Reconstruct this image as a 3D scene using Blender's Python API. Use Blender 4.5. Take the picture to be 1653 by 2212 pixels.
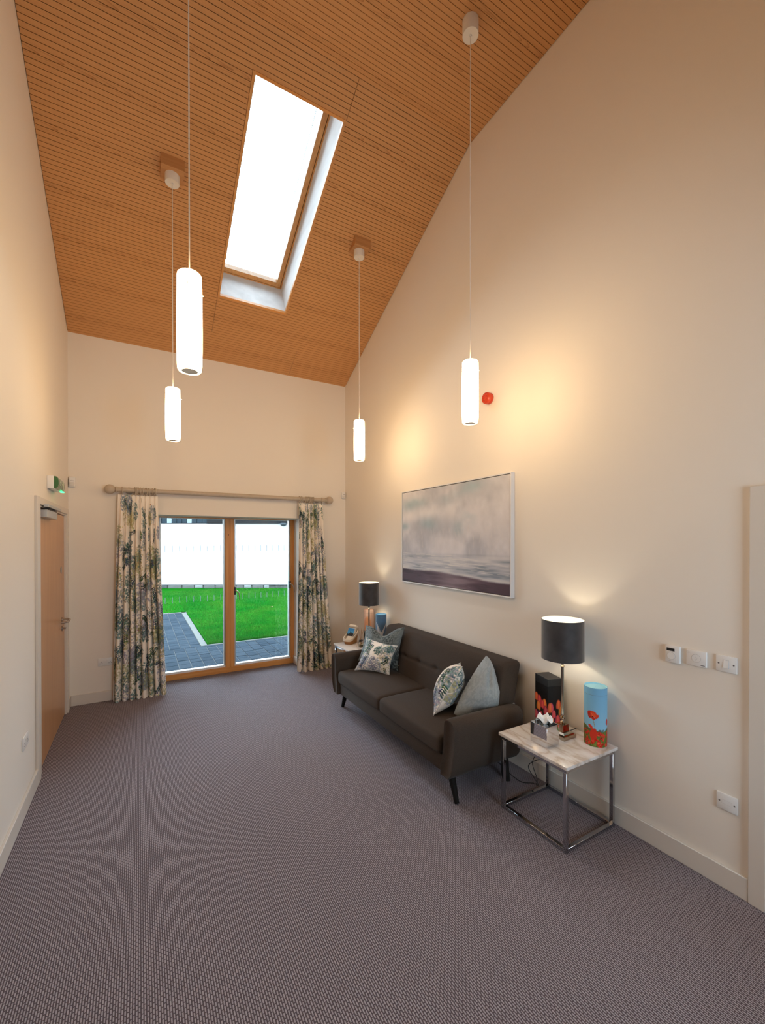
import bpy, bmesh, math, random
import numpy as np
from mathutils import Vector, Matrix, Euler
for o in list(bpy.data.objects): bpy.data.objects.remove(o)
SC = bpy.context.scene; COL = SC.collection
PI = math.pi; random.seed(7)
# ---------------------------------------------------------------- room numbers (metres)
XL, XR, D = -0.6892, 2.7093, 5.846            # left wall, right wall, back wall
ZB, S1, YF = 4.1853, 0.5027, 3.0648           # ceiling height at back wall, slope, where it turns level
ZF = ZB + S1 * (D - YF); Y0 = -1.6
TH = math.atan(S1); CT, ST = math.cos(TH), math.sin(TH)
# ---------------------------------------------------------------- camera, sky, exposure
cam = bpy.data.cameras.new('camera'); camo = bpy.data.objects.new('camera', cam); COL.objects.link(camo)
cam.sensor_fit = 'AUTO'; cam.sensor_width = 36.0
cam.lens = 913.373 / 2212 * 36; cam.shift_y = 68.344 / 2212
cam.clip_start = 0.02; cam.clip_end = 300
yaw, pit, rol = math.radians(29.8889), math.radians(-0.3338), math.radians(-0.0258)
F = Vector((math.sin(yaw) * math.cos(pit), math.cos(yaw) * math.cos(pit), math.sin(pit)))
R = Vector((math.cos(yaw), -math.sin(yaw), 0)); U = R.cross(F)
R2 = R * math.cos(rol) + U * math.sin(rol); U2 = U * math.cos(rol) - R * math.sin(rol)
m3 = Matrix((R2, U2, -F)).transposed()
camo.matrix_world = Matrix.Translation((0, 0, 1.85)) @ m3.to_4x4()
SC.camera = camo
w = bpy.data.worlds.new('overcast_sky'); SC.world = w; w.use_nodes = True
bg = w.node_tree.nodes['Background']; bg.inputs[0].default_value = (0.69, 0.84, 1.0, 1); bg.inputs[1].default_value = 12.5
SC.view_settings.view_transform = 'Standard'; SC.view_settings.look = 'None'
SC.view_settings.exposure = 0.12; SC.view_settings.gamma = 1.0; SC.view_settings.use_curve_mapping = False
SC.cycles.max_bounces = 10; SC.cycles.diffuse_bounces = 6; SC.cycles.glossy_bounces = 5
SC.cycles.transparent_max_bounces = 16; SC.cycles.sample_clamp_indirect = 6
SC.cycles.caustics_reflective = False; SC.cycles.caustics_refractive = False
PENDANT_STRENGTH = 24.5; BULB_STRENGTH = 110.0
def portal(name, loc, direction, sx, sy):       # helps the renderer find the sky through an opening
    l = bpy.data.lights.new(name, 'AREA'); l.shape = 'RECTANGLE'; l.size = sx; l.size_y = sy
    l.cycles.is_portal = True
    o = bpy.data.objects.new(name, l); COL.objects.link(o); o.location = loc
    o.rotation_euler = Vector(direction).to_track_quat('-Z', 'Y').to_euler()
portal('window_portal', (1.1, 6.42, 1.1), (0, -1, 0), 1.9, 2.2)
nrm = Vector((0, ST, CT))
skc = Vector((1.157, 4.17, ZB + S1 * (D - 4.17))) + nrm * 0.56
portal('skylight_portal', skc, -nrm, 0.86, 2.0)
portal('front_window_portal', (1.6, Y0 - 0.2, 1.7), (0, 1, 0), 1.5, 1.6)
# ---------------------------------------------------------------- helpers
def srgb(r, g, b):
    f = lambda c: (c / 255 / 12.92) if c / 255 <= 0.04045 else ((c / 255 + 0.055) / 1.055) ** 2.4
    return (f(r), f(g), f(b), 1)
def lin(a):
    a = np.clip(a, 0, 1); return np.where(a <= 0.04045, a / 12.92, ((a + 0.055) / 1.055) ** 2.4)
MATS = {}
def mat(name, col=(0.8, 0.8, 0.8, 1), rough=0.6, metal=0.0, noise=None, bump=None, spec=0.5, sheen=0, attr=None, coat=0, trans=0):
    """noise = (scale, second colour, stretch xyz); bump = (scale, strength)"""
    if name in MATS: return MATS[name]
    m = bpy.data.materials.new(name); m.use_nodes = True; nt = m.node_tree; n = nt.nodes; L = nt.links
    b = n['Principled BSDF']; b.inputs['Base Color'].default_value = col
    b.inputs['Roughness'].default_value = rough; b.inputs['Metallic'].default_value = metal
    b.inputs['Specular IOR Level'].default_value = spec
    if sheen: b.inputs['Sheen Weight'].default_value = sheen; b.inputs['Sheen Roughness'].default_value = 0.4
    if coat: b.inputs['Coat Weight'].default_value = coat; b.inputs['Coat Roughness'].default_value = 0.05
    if trans: b.inputs['Transmission Weight'].default_value = trans
    tc = n.new('ShaderNodeTexCoord')
    if attr:
        a = n.new('ShaderNodeAttribute'); a.attribute_name = attr; L.new(a.outputs['Color'], b.inputs['Base Color'])
    if noise:
        mp = n.new('ShaderNodeMapping'); mp.inputs['Scale'].default_value = noise[2] if len(noise) > 2 else (1, 1, 1)
        L.new(tc.outputs['Object'], mp.inputs[0])
        t = n.new('ShaderNodeTexNoise'); t.inputs['Scale'].default_value = noise[0]; t.inputs['Detail'].default_value = 4
        L.new(mp.outputs[0], t.inputs['Vector'])
        r = n.new('ShaderNodeValToRGB'); r.color_ramp.elements[0].position = 0.35; r.color_ramp.elements[1].position = 0.68
        r.color_ramp.elements[0].color = col; r.color_ramp.elements[1].color = noise[1]
        L.new(t.outputs['Fac'], r.inputs[0]); L.new(r.outputs[0], b.inputs['Base Color'])
    if bump:
        t = n.new('ShaderNodeTexNoise'); t.inputs['Scale'].default_value = bump[0]; t.inputs['Detail'].default_value = 3
        L.new(tc.outputs['Object'], t.inputs['Vector'])
        bp = n.new('ShaderNodeBump'); bp.inputs['Strength'].default_value = bump[1]; bp.inputs['Distance'].default_value = 0.002
        L.new(t.outputs['Fac'], bp.inputs['Height']); L.new(bp.outputs[0], b.inputs['Normal'])
    MATS[name] = m; return m
def emis(name, col, strength):
    if name in MATS: return MATS[name]
    m = bpy.data.materials.new(name); m.use_nodes = True; nt = m.node_tree; nt.nodes.clear()
    e = nt.nodes.new('ShaderNodeEmission'); e.inputs[0].default_value = (*col, 1); e.inputs[1].default_value = strength
    o = nt.nodes.new('ShaderNodeOutputMaterial'); nt.links.new(e.outputs[0], o.inputs[0]); MATS[name] = m; return m
def tag(o, label=None, cat=None, group=None, kind=None):
    if label: o['label'] = label
    if cat: o['category'] = cat
    if group: o['group'] = group
    if kind: o['kind'] = kind
    return o
def empty(name, loc=(0, 0, 0), rz=0, parent=None):
    o = bpy.data.objects.new(name, None); COL.objects.link(o); o.location = loc; o.rotation_euler = (0, 0, rz)
    o.empty_display_size = 0.1
    if parent: o.parent = parent
    return o
def link(name, me, m, parent=None, smooth=False, loc=None, rot=None):
    o = bpy.data.objects.new(name, me); COL.objects.link(o)
    if m: me.materials.append(m)
    if parent: o.parent = parent
    if loc: o.location = loc
    if rot: o.rotation_euler = rot
    if smooth:
        me.polygons.foreach_set('use_smooth', [True] * len(me.polygons))
    return o
def obj(name, bm, m, parent=None, smooth=False, sharp=None, loc=None, rot=None):
    me = bpy.data.meshes.new(name); bmesh.ops.recalc_face_normals(bm, faces=bm.faces); bm.to_mesh(me); bm.free()
    o = link(name, me, m, parent, smooth, loc, rot)
    if smooth and sharp is None: sharp = 40
    if smooth and sharp: me.set_sharp_from_angle(angle=math.radians(sharp))
    return o
def box(bm, x0, x1, y0, y1, z0, z1, bev=0, seg=2, mtx=None):
    r = bmesh.ops.create_cube(bm, size=1); vs = r['verts']
    for v in vs: v.co = Vector(((x0 + x1) / 2 + v.co.x * (x1 - x0), (y0 + y1) / 2 + v.co.y * (y1 - y0), (z0 + z1) / 2 + v.co.z * (z1 - z0)))
    if mtx is not None:
        for v in vs: v.co = mtx @ v.co
    if bev:
        es = list({e for v in vs for e in v.link_edges})
        bmesh.ops.bevel(bm, geom=es, offset=bev, segments=seg, affect='EDGES', profile=0.5)
def B(name, x0, x1, y0, y1, z0, z1, m, parent=None, bev=0, seg=2, smooth=False, loc=None, rot=None):
    bm = bmesh.new(); box(bm, x0, x1, y0, y1, z0, z1, bev, seg); return obj(name, bm, m, parent, smooth or bev > 0, None, loc, rot)
def lathe(bm, prof, n=32, c=(0, 0, 0), cap=True, axis='z'):
    rings = []
    for r, z in prof:
        ring = []
        for i in range(n):
            a = 2 * PI * i / n; p = (r * math.cos(a), r * math.sin(a), z)
            if axis == 'x': p = (z, r * math.cos(a), r * math.sin(a))
            if axis == 'y': p = (r * math.cos(a), z, -r * math.sin(a))
            ring.append(bm.verts.new((c[0] + p[0], c[1] + p[1], c[2] + p[2])))
        rings.append(ring)
    for a, b in zip(rings, rings[1:]):
        for i in range(n): bm.faces.new((a[i], a[(i + 1) % n], b[(i + 1) % n], b[i]))
    if cap: bm.faces.new(rings[0][::-1]); bm.faces.new(rings[-1])
def tube(bm, pts, r, n=8, r2=None, cap=True):
    pts = [Vector(p) for p in pts]; rings = []; t0 = (pts[1] - pts[0]).normalized()
    up = Vector((0, 0, 1)) if abs(t0.z) < 0.9 else Vector((1, 0, 0)); nx = t0.cross(up).normalized()
    for i, p in enumerate(pts):
        t = (pts[min(i + 1, len(pts) - 1)] - pts[max(i - 1, 0)]).normalized()
        nx = (nx - t * nx.dot(t)).normalized(); ny = t.cross(nx)
        rr = r if r2 is None else r + (r2 - r) * i / (len(pts) - 1)
        rings.append([bm.verts.new(p + nx * (rr * math.cos(2 * PI * k / n)) + ny * (rr * math.sin(2 * PI * k / n))) for k in range(n)])
    for a, b in zip(rings, rings[1:]):
        for i in range(n): bm.faces.new((a[i], a[(i + 1) % n], b[(i + 1) % n], b[i]))
    if cap: bm.faces.new(rings[0][::-1]); bm.faces.new(rings[-1])
def T(name, pts, r, m, parent=None, n=8, r2=None):
    bm = bmesh.new(); tube(bm, pts, r, n, r2); return obj(name, bm, m, parent, True)
def catmull(P, k=8):
    P = [Vector(p) for p in P]; P = [P[0]] + P + [P[-1]]; out = []
    for i in range(1, len(P) - 2):
        for j in range(k):
            t = j / k; a, b, c, d = P[i - 1:i + 3]
            out.append(0.5 * ((2 * b) + (c - a) * t + (2 * a - 5 * b + 4 * c - d) * t * t + (3 * b - a - 3 * c + d) * t ** 3))
    out.append(P[-2]); return out
def torus(bm, c, Rr, r, axis='x', n=24, k=8, tilt=0):
    rings = []
    for i in range(n):
        a = 2 * PI * i / n; ring = []
        for j in range(k):
            b = 2 * PI * j / k; q = Rr + r * math.cos(b); p = Vector((r * math.sin(b), q * math.cos(a), q * math.sin(a)))
            if axis == 'z': p = Vector((p.y, p.z, p.x))
            if axis == 'y': p = Vector((p.y, p.x, p.z))
            if tilt: p.rotate(Euler((0, 0, tilt)))
            ring.append(bm.verts.new(p + Vector(c)))
        rings.append(ring)
    for i in range(n):
        A_, B_ = rings[i], rings[(i + 1) % n]
        for j in range(k): bm.faces.new((A_[j], A_[(j + 1) % k], B_[(j + 1) % k], B_[j]))
def prism(bm, poly, a0, a1, axis='y', bev=0):
    """poly: 2-D outline; axis y: outline in (x,z); axis x: outline in (y,z); axis z: outline in (x,y)"""
    def P(u, v, a): return {'y': (u, a, v), 'x': (a, u, v), 'z': (u, v, a)}[axis]
    A_ = [bm.verts.new(P(u, v, a0)) for u, v in poly]; B_ = [bm.verts.new(P(u, v, a1)) for u, v in poly]
    fs = [bm.faces.new(A_[::-1]), bm.faces.new(B_)]; n = len(poly)
    for i in range(n): fs.append(bm.faces.new((A_[i], A_[(i + 1) % n], B_[(i + 1) % n], B_[i])))
    if bev: bmesh.ops.bevel(bm, geom=list(set(list(fs[0].edges) + list(fs[1].edges))), offset=bev, segments=3, affect='EDGES', profile=0.5)
def soft_box(name, size, r, m, parent=None, loc=(0, 0, 0), rot=None, seg=(10, 10, 6), deform=None, k=4):
    """closed cushion-like block with rounded edges; deform(p, size) may move each vertex"""
    ax = []
    for s, sg in zip(size, seg):
        h = s / 2; e = [-h + r * (1 - math.cos(PI / 2 * i / k)) for i in range(k)]
        mid = list(np.linspace(-h + r, h - r, sg + 1)); ax.append(e + mid + [-q for q in e[::-1]])
    verts, idx, faces = [], {}, []
    def V(i, j, l):
        key = (i, j, l)
        if key not in idx:
            p = Vector((ax[0][i], ax[1][j], ax[2][l]))
            q = Vector([max(-s / 2 + r, min(s / 2 - r, c)) for c, s in zip(p, size)]); d = p - q
            if d.length > 1e-9: p = q + d.normalized() * r
            if deform: p = Vector(deform(p, size))
            idx[key] = len(verts); verts.append(p[:])
        return idx[key]
    N = [len(a) - 1 for a in ax]
    for i in range(N[0]):
        for j in range(N[1]):
            faces.append((V(i, j, 0), V(i, j + 1, 0), V(i + 1, j + 1, 0), V(i + 1, j, 0)))
            faces.append((V(i, j, N[2]), V(i + 1, j, N[2]), V(i + 1, j + 1, N[2]), V(i, j + 1, N[2])))
    for i in range(N[0]):
        for l in range(N[2]):
            faces.append((V(i, 0, l), V(i + 1, 0, l), V(i + 1, 0, l + 1), V(i, 0, l + 1)))
            faces.append((V(i, N[1], l), V(i, N[1], l + 1), V(i + 1, N[1], l + 1), V(i + 1, N[1], l)))
    for j in range(N[1]):
        for l in range(N[2]):
            faces.append((V(0, j, l), V(0, j, l + 1), V(0, j + 1, l + 1), V(0, j + 1, l)))
            faces.append((V(N[0], j, l), V(N[0], j + 1, l), V(N[0], j + 1, l + 1), V(N[0], j, l + 1)))
    me = bpy.data.meshes.new(name); me.from_pydata(verts, [], faces)
    return link(name, me, m, parent, True, loc, rot)
# ---- painted prints: a colour canvas in numpy, carried by the vertices of a fine grid
rng = np.random.default_rng(5)
def fbm(H, W, cell, octs=4, seed=0, ax=(1, 1)):
    g = np.random.default_rng(seed); out = np.zeros((H, W)); amp = 1.0; tot = 0
    for o in range(octs):
        h = max(2, int(H / cell * ax[0] * 2 ** o) + 2); w_ = max(2, int(W / cell * ax[1] * 2 ** o) + 2); q = g.random((h, w_))
        yy = np.linspace(0, h - 1.001, H); xx = np.linspace(0, w_ - 1.001, W); y0 = yy.astype(int); x0 = xx.astype(int)
        fy = (yy - y0)[:, None]; fx = (xx - x0)[None]; fy = fy * fy * (3 - 2 * fy); fx = fx * fx * (3 - 2 * fx)
        y1 = np.minimum(y0 + 1, h - 1); x1 = np.minimum(x0 + 1, w_ - 1)
        v = q[y0][:, x0] * (1 - fy) * (1 - fx) + q[y1][:, x0] * fy * (1 - fx) + q[y0][:, x1] * (1 - fy) * fx + q[y1][:, x1] * fy * fx
        out += amp * v; tot += amp; amp *= 0.5
    return out / tot
def ell(C, cx, cy, a, b, ang, col, alpha=1.0):
    H, W, _ = C.shape; m_ = int(max(a, b) + 2); x0, x1, y0, y1 = int(max(0, cx - m_)), int(min(W, cx + m_)), int(max(0, cy - m_)), int(min(H, cy + m_))
    if x1 <= x0 or y1 <= y0: return
    yy, xx = np.mgrid[y0:y1, x0:x1]; dx = xx - cx; dy = yy - cy; c, s = math.cos(ang), math.sin(ang)
    u = (dx * c + dy * s) / a; v = (-dx * s + dy * c) / b
    k = np.clip((1 - (u * u + v * v)) * 3, 0, 1)[..., None] * alpha
    C[y0:y1, x0:x1] = C[y0:y1, x0:x1] * (1 - k) + np.array(col) * k
def stroke(C, pts, wd, col, alpha=1.0):
    for (x0, y0), (x1, y1) in zip(pts, pts[1:]):
        n = max(2, int(math.hypot(x1 - x0, y1 - y0) / max(0.5, wd * 0.5)))
        for i in range(n): t = i / n; ell(C, x0 + (x1 - x0) * t, y0 + (y1 - y0) * t, wd + 0.5, wd + 0.5, 0, col, alpha)
def c8(*a): return np.array(a) / 255.0
def foliage(W, H, px, seed, density=1.0):
    """a trailing woodland print: cream ground, blurred foliage clouds, hanging sprigs of leaves, thin branches; px = pixels per metre"""
    g = np.random.default_rng(seed); C = np.ones((H, W, 3)) * c8(248, 240, 230)
    cols = [c8(104, 132, 134), c8(138, 150, 162), c8(166, 166, 122), c8(76, 108, 106), c8(186, 178, 134), c8(150, 152, 170)]
    darks = [c8(30, 62, 62), c8(42, 70, 60), c8(70, 98, 112), c8(48, 66, 84), c8(84, 100, 70)]
    area = W * H / px / px
    for i in range(int(area * 30 * density)):
        cx, cy = g.random() * W, g.random() * H; base = cols[g.integers(len(cols))]; R0 = (0.05 + 0.06 * g.random()) * px; el = 1.2 + 1.0 * g.random()
        for j in range(95):
            a = g.random() * 2 * PI; rr = R0 * math.sqrt(g.random())
            ell(C, cx + rr * math.cos(a), cy + rr * el * math.sin(a), (0.009 + 0.008 * g.random()) * px, (0.006 + .005 * g.random()) * px, g.random() * PI, np.clip(base + g.normal(0, 0.05) + g.normal(0, 0.02, 3), 0, 1), 0.6)
    for i in range(int(area * 7)):
        x, y = g.random() * W, g.random() * H; a = g.random() * 2 * PI; pts = [(x, y)]
        for j in range(9):
            a += g.normal(0, 0.45); x += math.cos(a) * 0.026 * px; y += math.sin(a) * 0.026 * px; pts.append((x, y))
        stroke(C, pts, 0.0016 * px, c8(112, 96, 82), 0.7)
    for i in range(int(area * 14 * density)):
        x, y = g.random() * W, g.random() * H; a = PI / 2 + g.normal(0, 0.6); col = darks[g.integers(len(darks))]
        for j in range(int(5 + g.random() * 6)):
            a += g.normal(0, 0.15); x += math.cos(a) * 0.020 * px; y += math.sin(a) * 0.020 * px
            for sd in (-1, 1):
                b = a + sd * 0.85; l = (0.013 + 0.006 * g.random()) * px
                ell(C, x + math.cos(b) * l, y + math.sin(b) * l, l, l * 0.46, b, np.clip(col + g.normal(0, 0.04, 3), 0, 1), 0.9)
    for i in range(int(area * 6)): ell(C, g.random() * W, g.random() * H, 0.012 * px, 0.008 * px, g.random() * 3, c8(176, 112, 78), 0.8)
    for i in range(int(area * 12)): ell(C, g.random() * W, g.random() * H, 0.010 * px, 0.008 * px, g.random() * 3, c8(220, 208, 124), 0.8)
    return C
def sample(C, u, v):
    H, W, _ = C.shape; x = np.clip(u * (W - 1), 0, W - 1).astype(int); y = np.clip((1 - v) * (H - 1), 0, H - 1).astype(int); return C[y, x]
def painted_grid(name, P, Cc, m, parent=None, smooth=True):
    """P (nv,nu,3) points, Cc (nv,nu,3) sRGB colours"""
    nv, nu, _ = P.shape; idx = np.arange(nv * nu).reshape(nv, nu)
    q = np.stack([idx[:-1, :-1], idx[:-1, 1:], idx[1:, 1:], idx[1:, :-1]], -1).reshape(-1, 4)
    me = bpy.data.meshes.new(name); me.from_pydata(P.reshape(-1, 3).tolist(), [], q.tolist())
    a = me.color_attributes.new('print', 'FLOAT_COLOR', 'POINT')
    cc = np.ones((nv * nu, 4), dtype=np.float32); cc[:, :3] = lin(Cc.reshape(-1, 3)); a.data.foreach_set('color', cc.ravel())
    return link(name, me, m, parent, smooth)
# ---------------------------------------------------------------- special materials
def node_mat(name):
    m = bpy.data.materials.new(name); m.use_nodes = True; MATS[name] = m; return m, m.node_tree.nodes, m.node_tree.links, m.node_tree.nodes['Principled BSDF']
def math_node(n, L, op, a, b=None):
    q = n.new('ShaderNodeMath'); q.operation = op
    for i, s in enumerate((a, b)):
        if s is None: continue
        if isinstance(s, (int, float)): q.inputs[i].default_value = s
        else: L.new(s, q.inputs[i])
    return q.outputs[0]
def slat_wood():
    m, n, L, b = node_mat('oak_veneer_slats'); b.inputs['Roughness'].default_value = 0.42; b.inputs['Specular IOR Level'].default_value = 0.35
    g = n.new('ShaderNodeNewGeometry'); sp = n.new('ShaderNodeSeparateXYZ'); L.new(g.outputs['Position'], sp.inputs[0])
    t = math_node(n, L, 'MULTIPLY', math_node(n, L, 'SUBTRACT', D, sp.outputs[1]), 1 / CT)
    pn = math_node(n, L, 'MULTIPLY', t, 1 / 0.4245)                     # one veneer sheet per 12 slats
    fl = math_node(n, L, 'FLOOR', pn); fr = math_node(n, L, 'SUBTRACT', math_node(n, L, 'FRACT', pn), 0.52)
    c = math_node(n, L, 'MULTIPLY', fr, 0.4245)
    wob = n.new('ShaderNodeTexNoise'); wob.inputs['Scale'].default_value = 1.0
    cv = n.new('ShaderNodeCombineXYZ'); L.new(math_node(n, L, 'MULTIPLY', sp.outputs[0], 3.0), cv.inputs[0]); L.new(math_node(n, L, 'MULTIPLY', t, 14.0), cv.inputs[1]); L.new(fl, cv.inputs[2])
    L.new(cv.outputs[0], wob.inputs['Vector'])
    xs = math_node(n, L, 'ADD', math_node(n, L, 'MULTIPLY', sp.outputs[0], 7.0), math_node(n, L, 'MULTIPLY', fl, 0.37))
    r = math_node(n, L, 'ADD', xs, math_node(n, L, 'MULTIPLY', math_node(n, L, 'MULTIPLY', c, c), 2200.0))
    r = math_node(n, L, 'ADD', r, math_node(n, L, 'MULTIPLY', wob.outputs['Fac'], 2.6))
    fr2 = math_node(n, L, 'FRACT', r)
    line = math_node(n, L, 'POWER', fr2, 5.0)
    env = n.new('ShaderNodeMapRange'); env.inputs[1].default_value = 0.055; env.inputs[2].default_value = 0.02
    L.new(math_node(n, L, 'ABSOLUTE', c), env.inputs[0])
    cath = math_node(n, L, 'MULTIPLY', line, env.outputs[0])
    gr = n.new('ShaderNodeTexNoise'); gr.inputs['Scale'].default_value = 1.0; gr.inputs['Detail'].default_value = 3
    cv2 = n.new('ShaderNodeCombineXYZ'); L.new(math_node(n, L, 'MULTIPLY', sp.outputs[0], 2.5), cv2.inputs[0]); L.new(math_node(n, L, 'MULTIPLY', t, 260.0), cv2.inputs[1]); L.new(fl, cv2.inputs[2])
    L.new(cv2.outputs[0], gr.inputs['Vector'])
    f = math_node(n, L, 'ADD', math_node(n, L, 'MULTIPLY', cath, 0.65), math_node(n, L, 'MULTIPLY', gr.outputs['Fac'], 0.45))
    ramp = n.new('ShaderNodeValToRGB'); e = ramp.color_ramp.elements
    e[0].position = 0.12; e[0].color = (0.62, 0.315, 0.125, 1); e[1].position = 0.85; e[1].color = (0.36, 0.15, 0.045, 1)
    L.new(f, ramp.inputs[0]); L.new(ramp.outputs[0], b.inputs['Base Color'])
    return m
def carpet():
    m, n, L, b = node_mat('woven_loop_carpet'); b.inputs['Roughness'].default_value = 0.95; b.inputs['Specular IOR Level'].default_value = 0.1
    g = n.new('ShaderNodeNewGeometry'); mp = n.new('ShaderNodeMapping'); mp.inputs['Rotation'].default_value = (0, 0, PI / 2)
    L.new(g.outputs['Position'], mp.inputs[0])
    wn = n.new('ShaderNodeTexNoise'); wn.inputs['Scale'].default_value = 60; wn.inputs['Detail'].default_value = 2; L.new(mp.outputs[0], wn.inputs['Vector'])
    vm = n.new('ShaderNodeVectorMath'); vm.operation = 'MULTIPLY_ADD'; vm.inputs[1].default_value = (0.004, 0.002, 0); L.new(wn.outputs['Color'], vm.inputs[0]); L.new(mp.outputs[0], vm.inputs[2])
    br = n.new('ShaderNodeTexBrick'); br.inputs['Scale'].default_value = 1.0; br.offset = 0.5
    br.inputs['Brick Width'].default_value = 0.0235; br.inputs['Row Height'].default_value = 0.0098; br.inputs['Mortar Size'].default_value = 0.0031; br.inputs['Mortar Smooth'].default_value = 0.6
    br.inputs['Color1'].default_value = (0.50, 0.455, 0.50, 1); br.inputs['Color2'].default_value = (0.43, 0.39, 0.43, 1); br.inputs['Mortar'].default_value = (0.125, 0.098, 0.112, 1)
    L.new(vm.outputs[0], br.inputs['Vector']); 
    big = n.new('ShaderNodeTexNoise'); big.inputs['Scale'].default_value = 500; L.new(g.outputs['Position'], big.inputs['Vector'])
    mx = n.new('ShaderNodeMix'); mx.data_type = 'RGBA'; mx.blend_type = 'MULTIPLY'; mx.inputs[0].default_value = 0.35
    L.new(br.outputs['Color'], mx.inputs[6]); L.new(big.outputs['Color'], mx.inputs[7]); L.new(mx.outputs[2], b.inputs['Base Color'])
    bp = n.new('ShaderNodeBump'); bp.invert = True; bp.inputs['Strength'].default_value = 0.5; bp.inputs['Distance'].default_value = 0.002
    L.new(br.outputs['Fac'], bp.inputs['Height']); L.new(bp.outputs[0], b.inputs['Normal']); return m
def timber(name, c1, c2, axis='z', rough=0.45):
    m, n, L, b = node_mat(name); b.inputs['Roughness'].default_value = rough
    g = n.new('ShaderNodeNewGeometry'); mp = n.new('ShaderNodeMapping')
    mp.inputs['Scale'].default_value = {'z': (40, 40, 1.2), 'x': (1.2, 40, 40), 'y': (40, 1.2, 40)}[axis]
    L.new(g.outputs['Position'], mp.inputs[0]); t = n.new('ShaderNodeTexNoise'); t.inputs['Scale'].default_value = 1.0; t.inputs['Detail'].default_value = 5
    t.inputs['Distortion'].default_value = 0.6; L.new(mp.outputs[0], t.inputs['Vector'])
    r = n.new('ShaderNodeValToRGB'); r.color_ramp.elements[0].position = 0.3; r.color_ramp.elements[1].position = 0.7
    r.color_ramp.elements[0].color = c1; r.color_ramp.elements[1].color = c2; L.new(t.outputs['Fac'], r.inputs[0]); L.new(r.outputs[0], b.inputs['Base Color']); return m
def marble():
    m, n, L, b = node_mat('polished_marble'); b.inputs['Roughness'].default_value = 0.17; b.inputs['Specular IOR Level'].default_value = 0.5
    g = n.new('ShaderNodeNewGeometry'); mp = n.new('ShaderNodeMapping'); mp.inputs['Rotation'].default_value = (0, 0, 0.5); mp.inputs['Scale'].default_value = (4.6, 1.4, 1)
    L.new(g.outputs['Position'], mp.inputs[0]); t = n.new('ShaderNodeTexNoise'); t.inputs['Scale'].default_value = 1.0; t.inputs['Detail'].default_value = 5; t.inputs['Distortion'].default_value = 1.0
    L.new(mp.outputs[0], t.inputs['Vector']); v = math_node(n, L, 'ABSOLUTE', math_node(n, L, 'SUBTRACT', t.outputs['Fac'], 0.52))
    r = n.new('ShaderNodeValToRGB'); e = r.color_ramp.elements; e[0].position = 0.0; e[0].color = (0.54, 0.45, 0.38, 1); e[1].position = 0.075; e[1].color = (0.80, 0.77, 0.75, 1)
    q = e.new(0.025); q.color = (0.69, 0.63, 0.59, 1)
    L.new(v, r.inputs[0]); L.new(r.outputs[0], b.inputs['Base Color']); return m
def glass():
    m = bpy.data.materials.new('clear_glazing'); m.use_nodes = True; nt = m.node_tree; nt.nodes.clear(); n = nt.nodes; L = nt.links
    tr = n.new('ShaderNodeBsdfTransparent'); tr.inputs[0].default_value = (0.95, 0.98, 0.97, 1); gl = n.new('ShaderNodeBsdfGlossy'); gl.inputs['Roughness'].default_value = 0.0
    fz = n.new('ShaderNodeFresnel'); fz.inputs[0].default_value = 1.45; mx = n.new('ShaderNodeMixShader'); L.new(fz.outputs[0], mx.inputs[0]); L.new(tr.outputs[0], mx.inputs[1]); L.new(gl.outputs[0], mx.inputs[2])
    o = n.new('ShaderNodeOutputMaterial'); L.new(mx.outputs[0], o.inputs[0]); MATS['glass'] = m; return m
M_wall = mat('warm_white_wall_paint', (0.84, 0.79, 0.725, 1), 0.85, spec=0.2, bump=(90, 0.05))
M_trim = mat('cream_satin_paint', (0.72, 0.67, 0.61, 1), 0.42)
M_slat = slat_wood(); M_dark = mat('dark_groove_backing', (0.06, 0.022, 0.008, 1), 0.9)
M_carpet = carpet(); M_marble = marble(); M_glass = glass()
M_pinez = timber('pine_upright', srgb(222, 158, 88), srgb(206, 136, 66), 'z'); M_pinex = timber('pine_rail', srgb(222, 158, 88), srgb(206, 136, 66), 'x')
M_piney = timber('pine_skylight', srgb(214, 160, 100), srgb(196, 136, 76), 'y')
M_door = timber('door_veneer', srgb(214, 166, 118), srgb(196, 144, 98), 'z', 0.3)
M_white = mat('white_plastic', (0.82, 0.82, 0.82, 1), 0.35, bump=(40, 0.02)); M_whitewash = mat('whitewashed_plywood', (0.82, 0.82, 0.82, 1), 0.7, noise=(3, (0.70, 0.70, 0.70, 1), (3, 1, 3)))
M_alu = mat('pale_grey_metal', (0.55, 0.57, 0.58, 1), 0.4, 0.6, bump=(200, 0.02)); M_chrome = mat('polished_chrome', (0.52, 0.52, 0.54, 1), 0.08, 1.0, noise=(8, (0.48, 0.48, 0.50, 1)))
M_nickel = mat('warm_nickel', (0.50, 0.42, 0.33, 1), 0.14, 1.0, noise=(6, (0.44, 0.37, 0.29, 1))); M_steel = mat('satin_steel', (0.56, 0.50, 0.44, 1), 0.28, 1.0, bump=(150, 0.02))
M_black = mat('black_plastic', (0.012, 0.012, 0.013, 1), 0.4, bump=(60, 0.02)); M_rod = mat('putty_painted_wood', (0.50, 0.425, 0.34, 1), 0.5, noise=(30, (0.46, 0.39, 0.31, 1)))
M_grey = mat('dark_grey_marks', (0.16, 0.15, 0.16, 1), 0.5); M_line = mat('grey_moulded_line', (0.45, 0.44, 0.45, 1), 0.5)
def wm(o):
    """world matrix worked out without a depsgraph update"""
    b = Matrix.LocRotScale(o.location, o.rotation_euler, o.scale)
    return b if o.parent is None else wm(o.parent) @ o.matrix_parent_inverse @ b
def keep(o): o.matrix_parent_inverse = wm(o.parent).inverted(); return o
def structure(o): o['kind'] = 'structure'; return o
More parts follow.
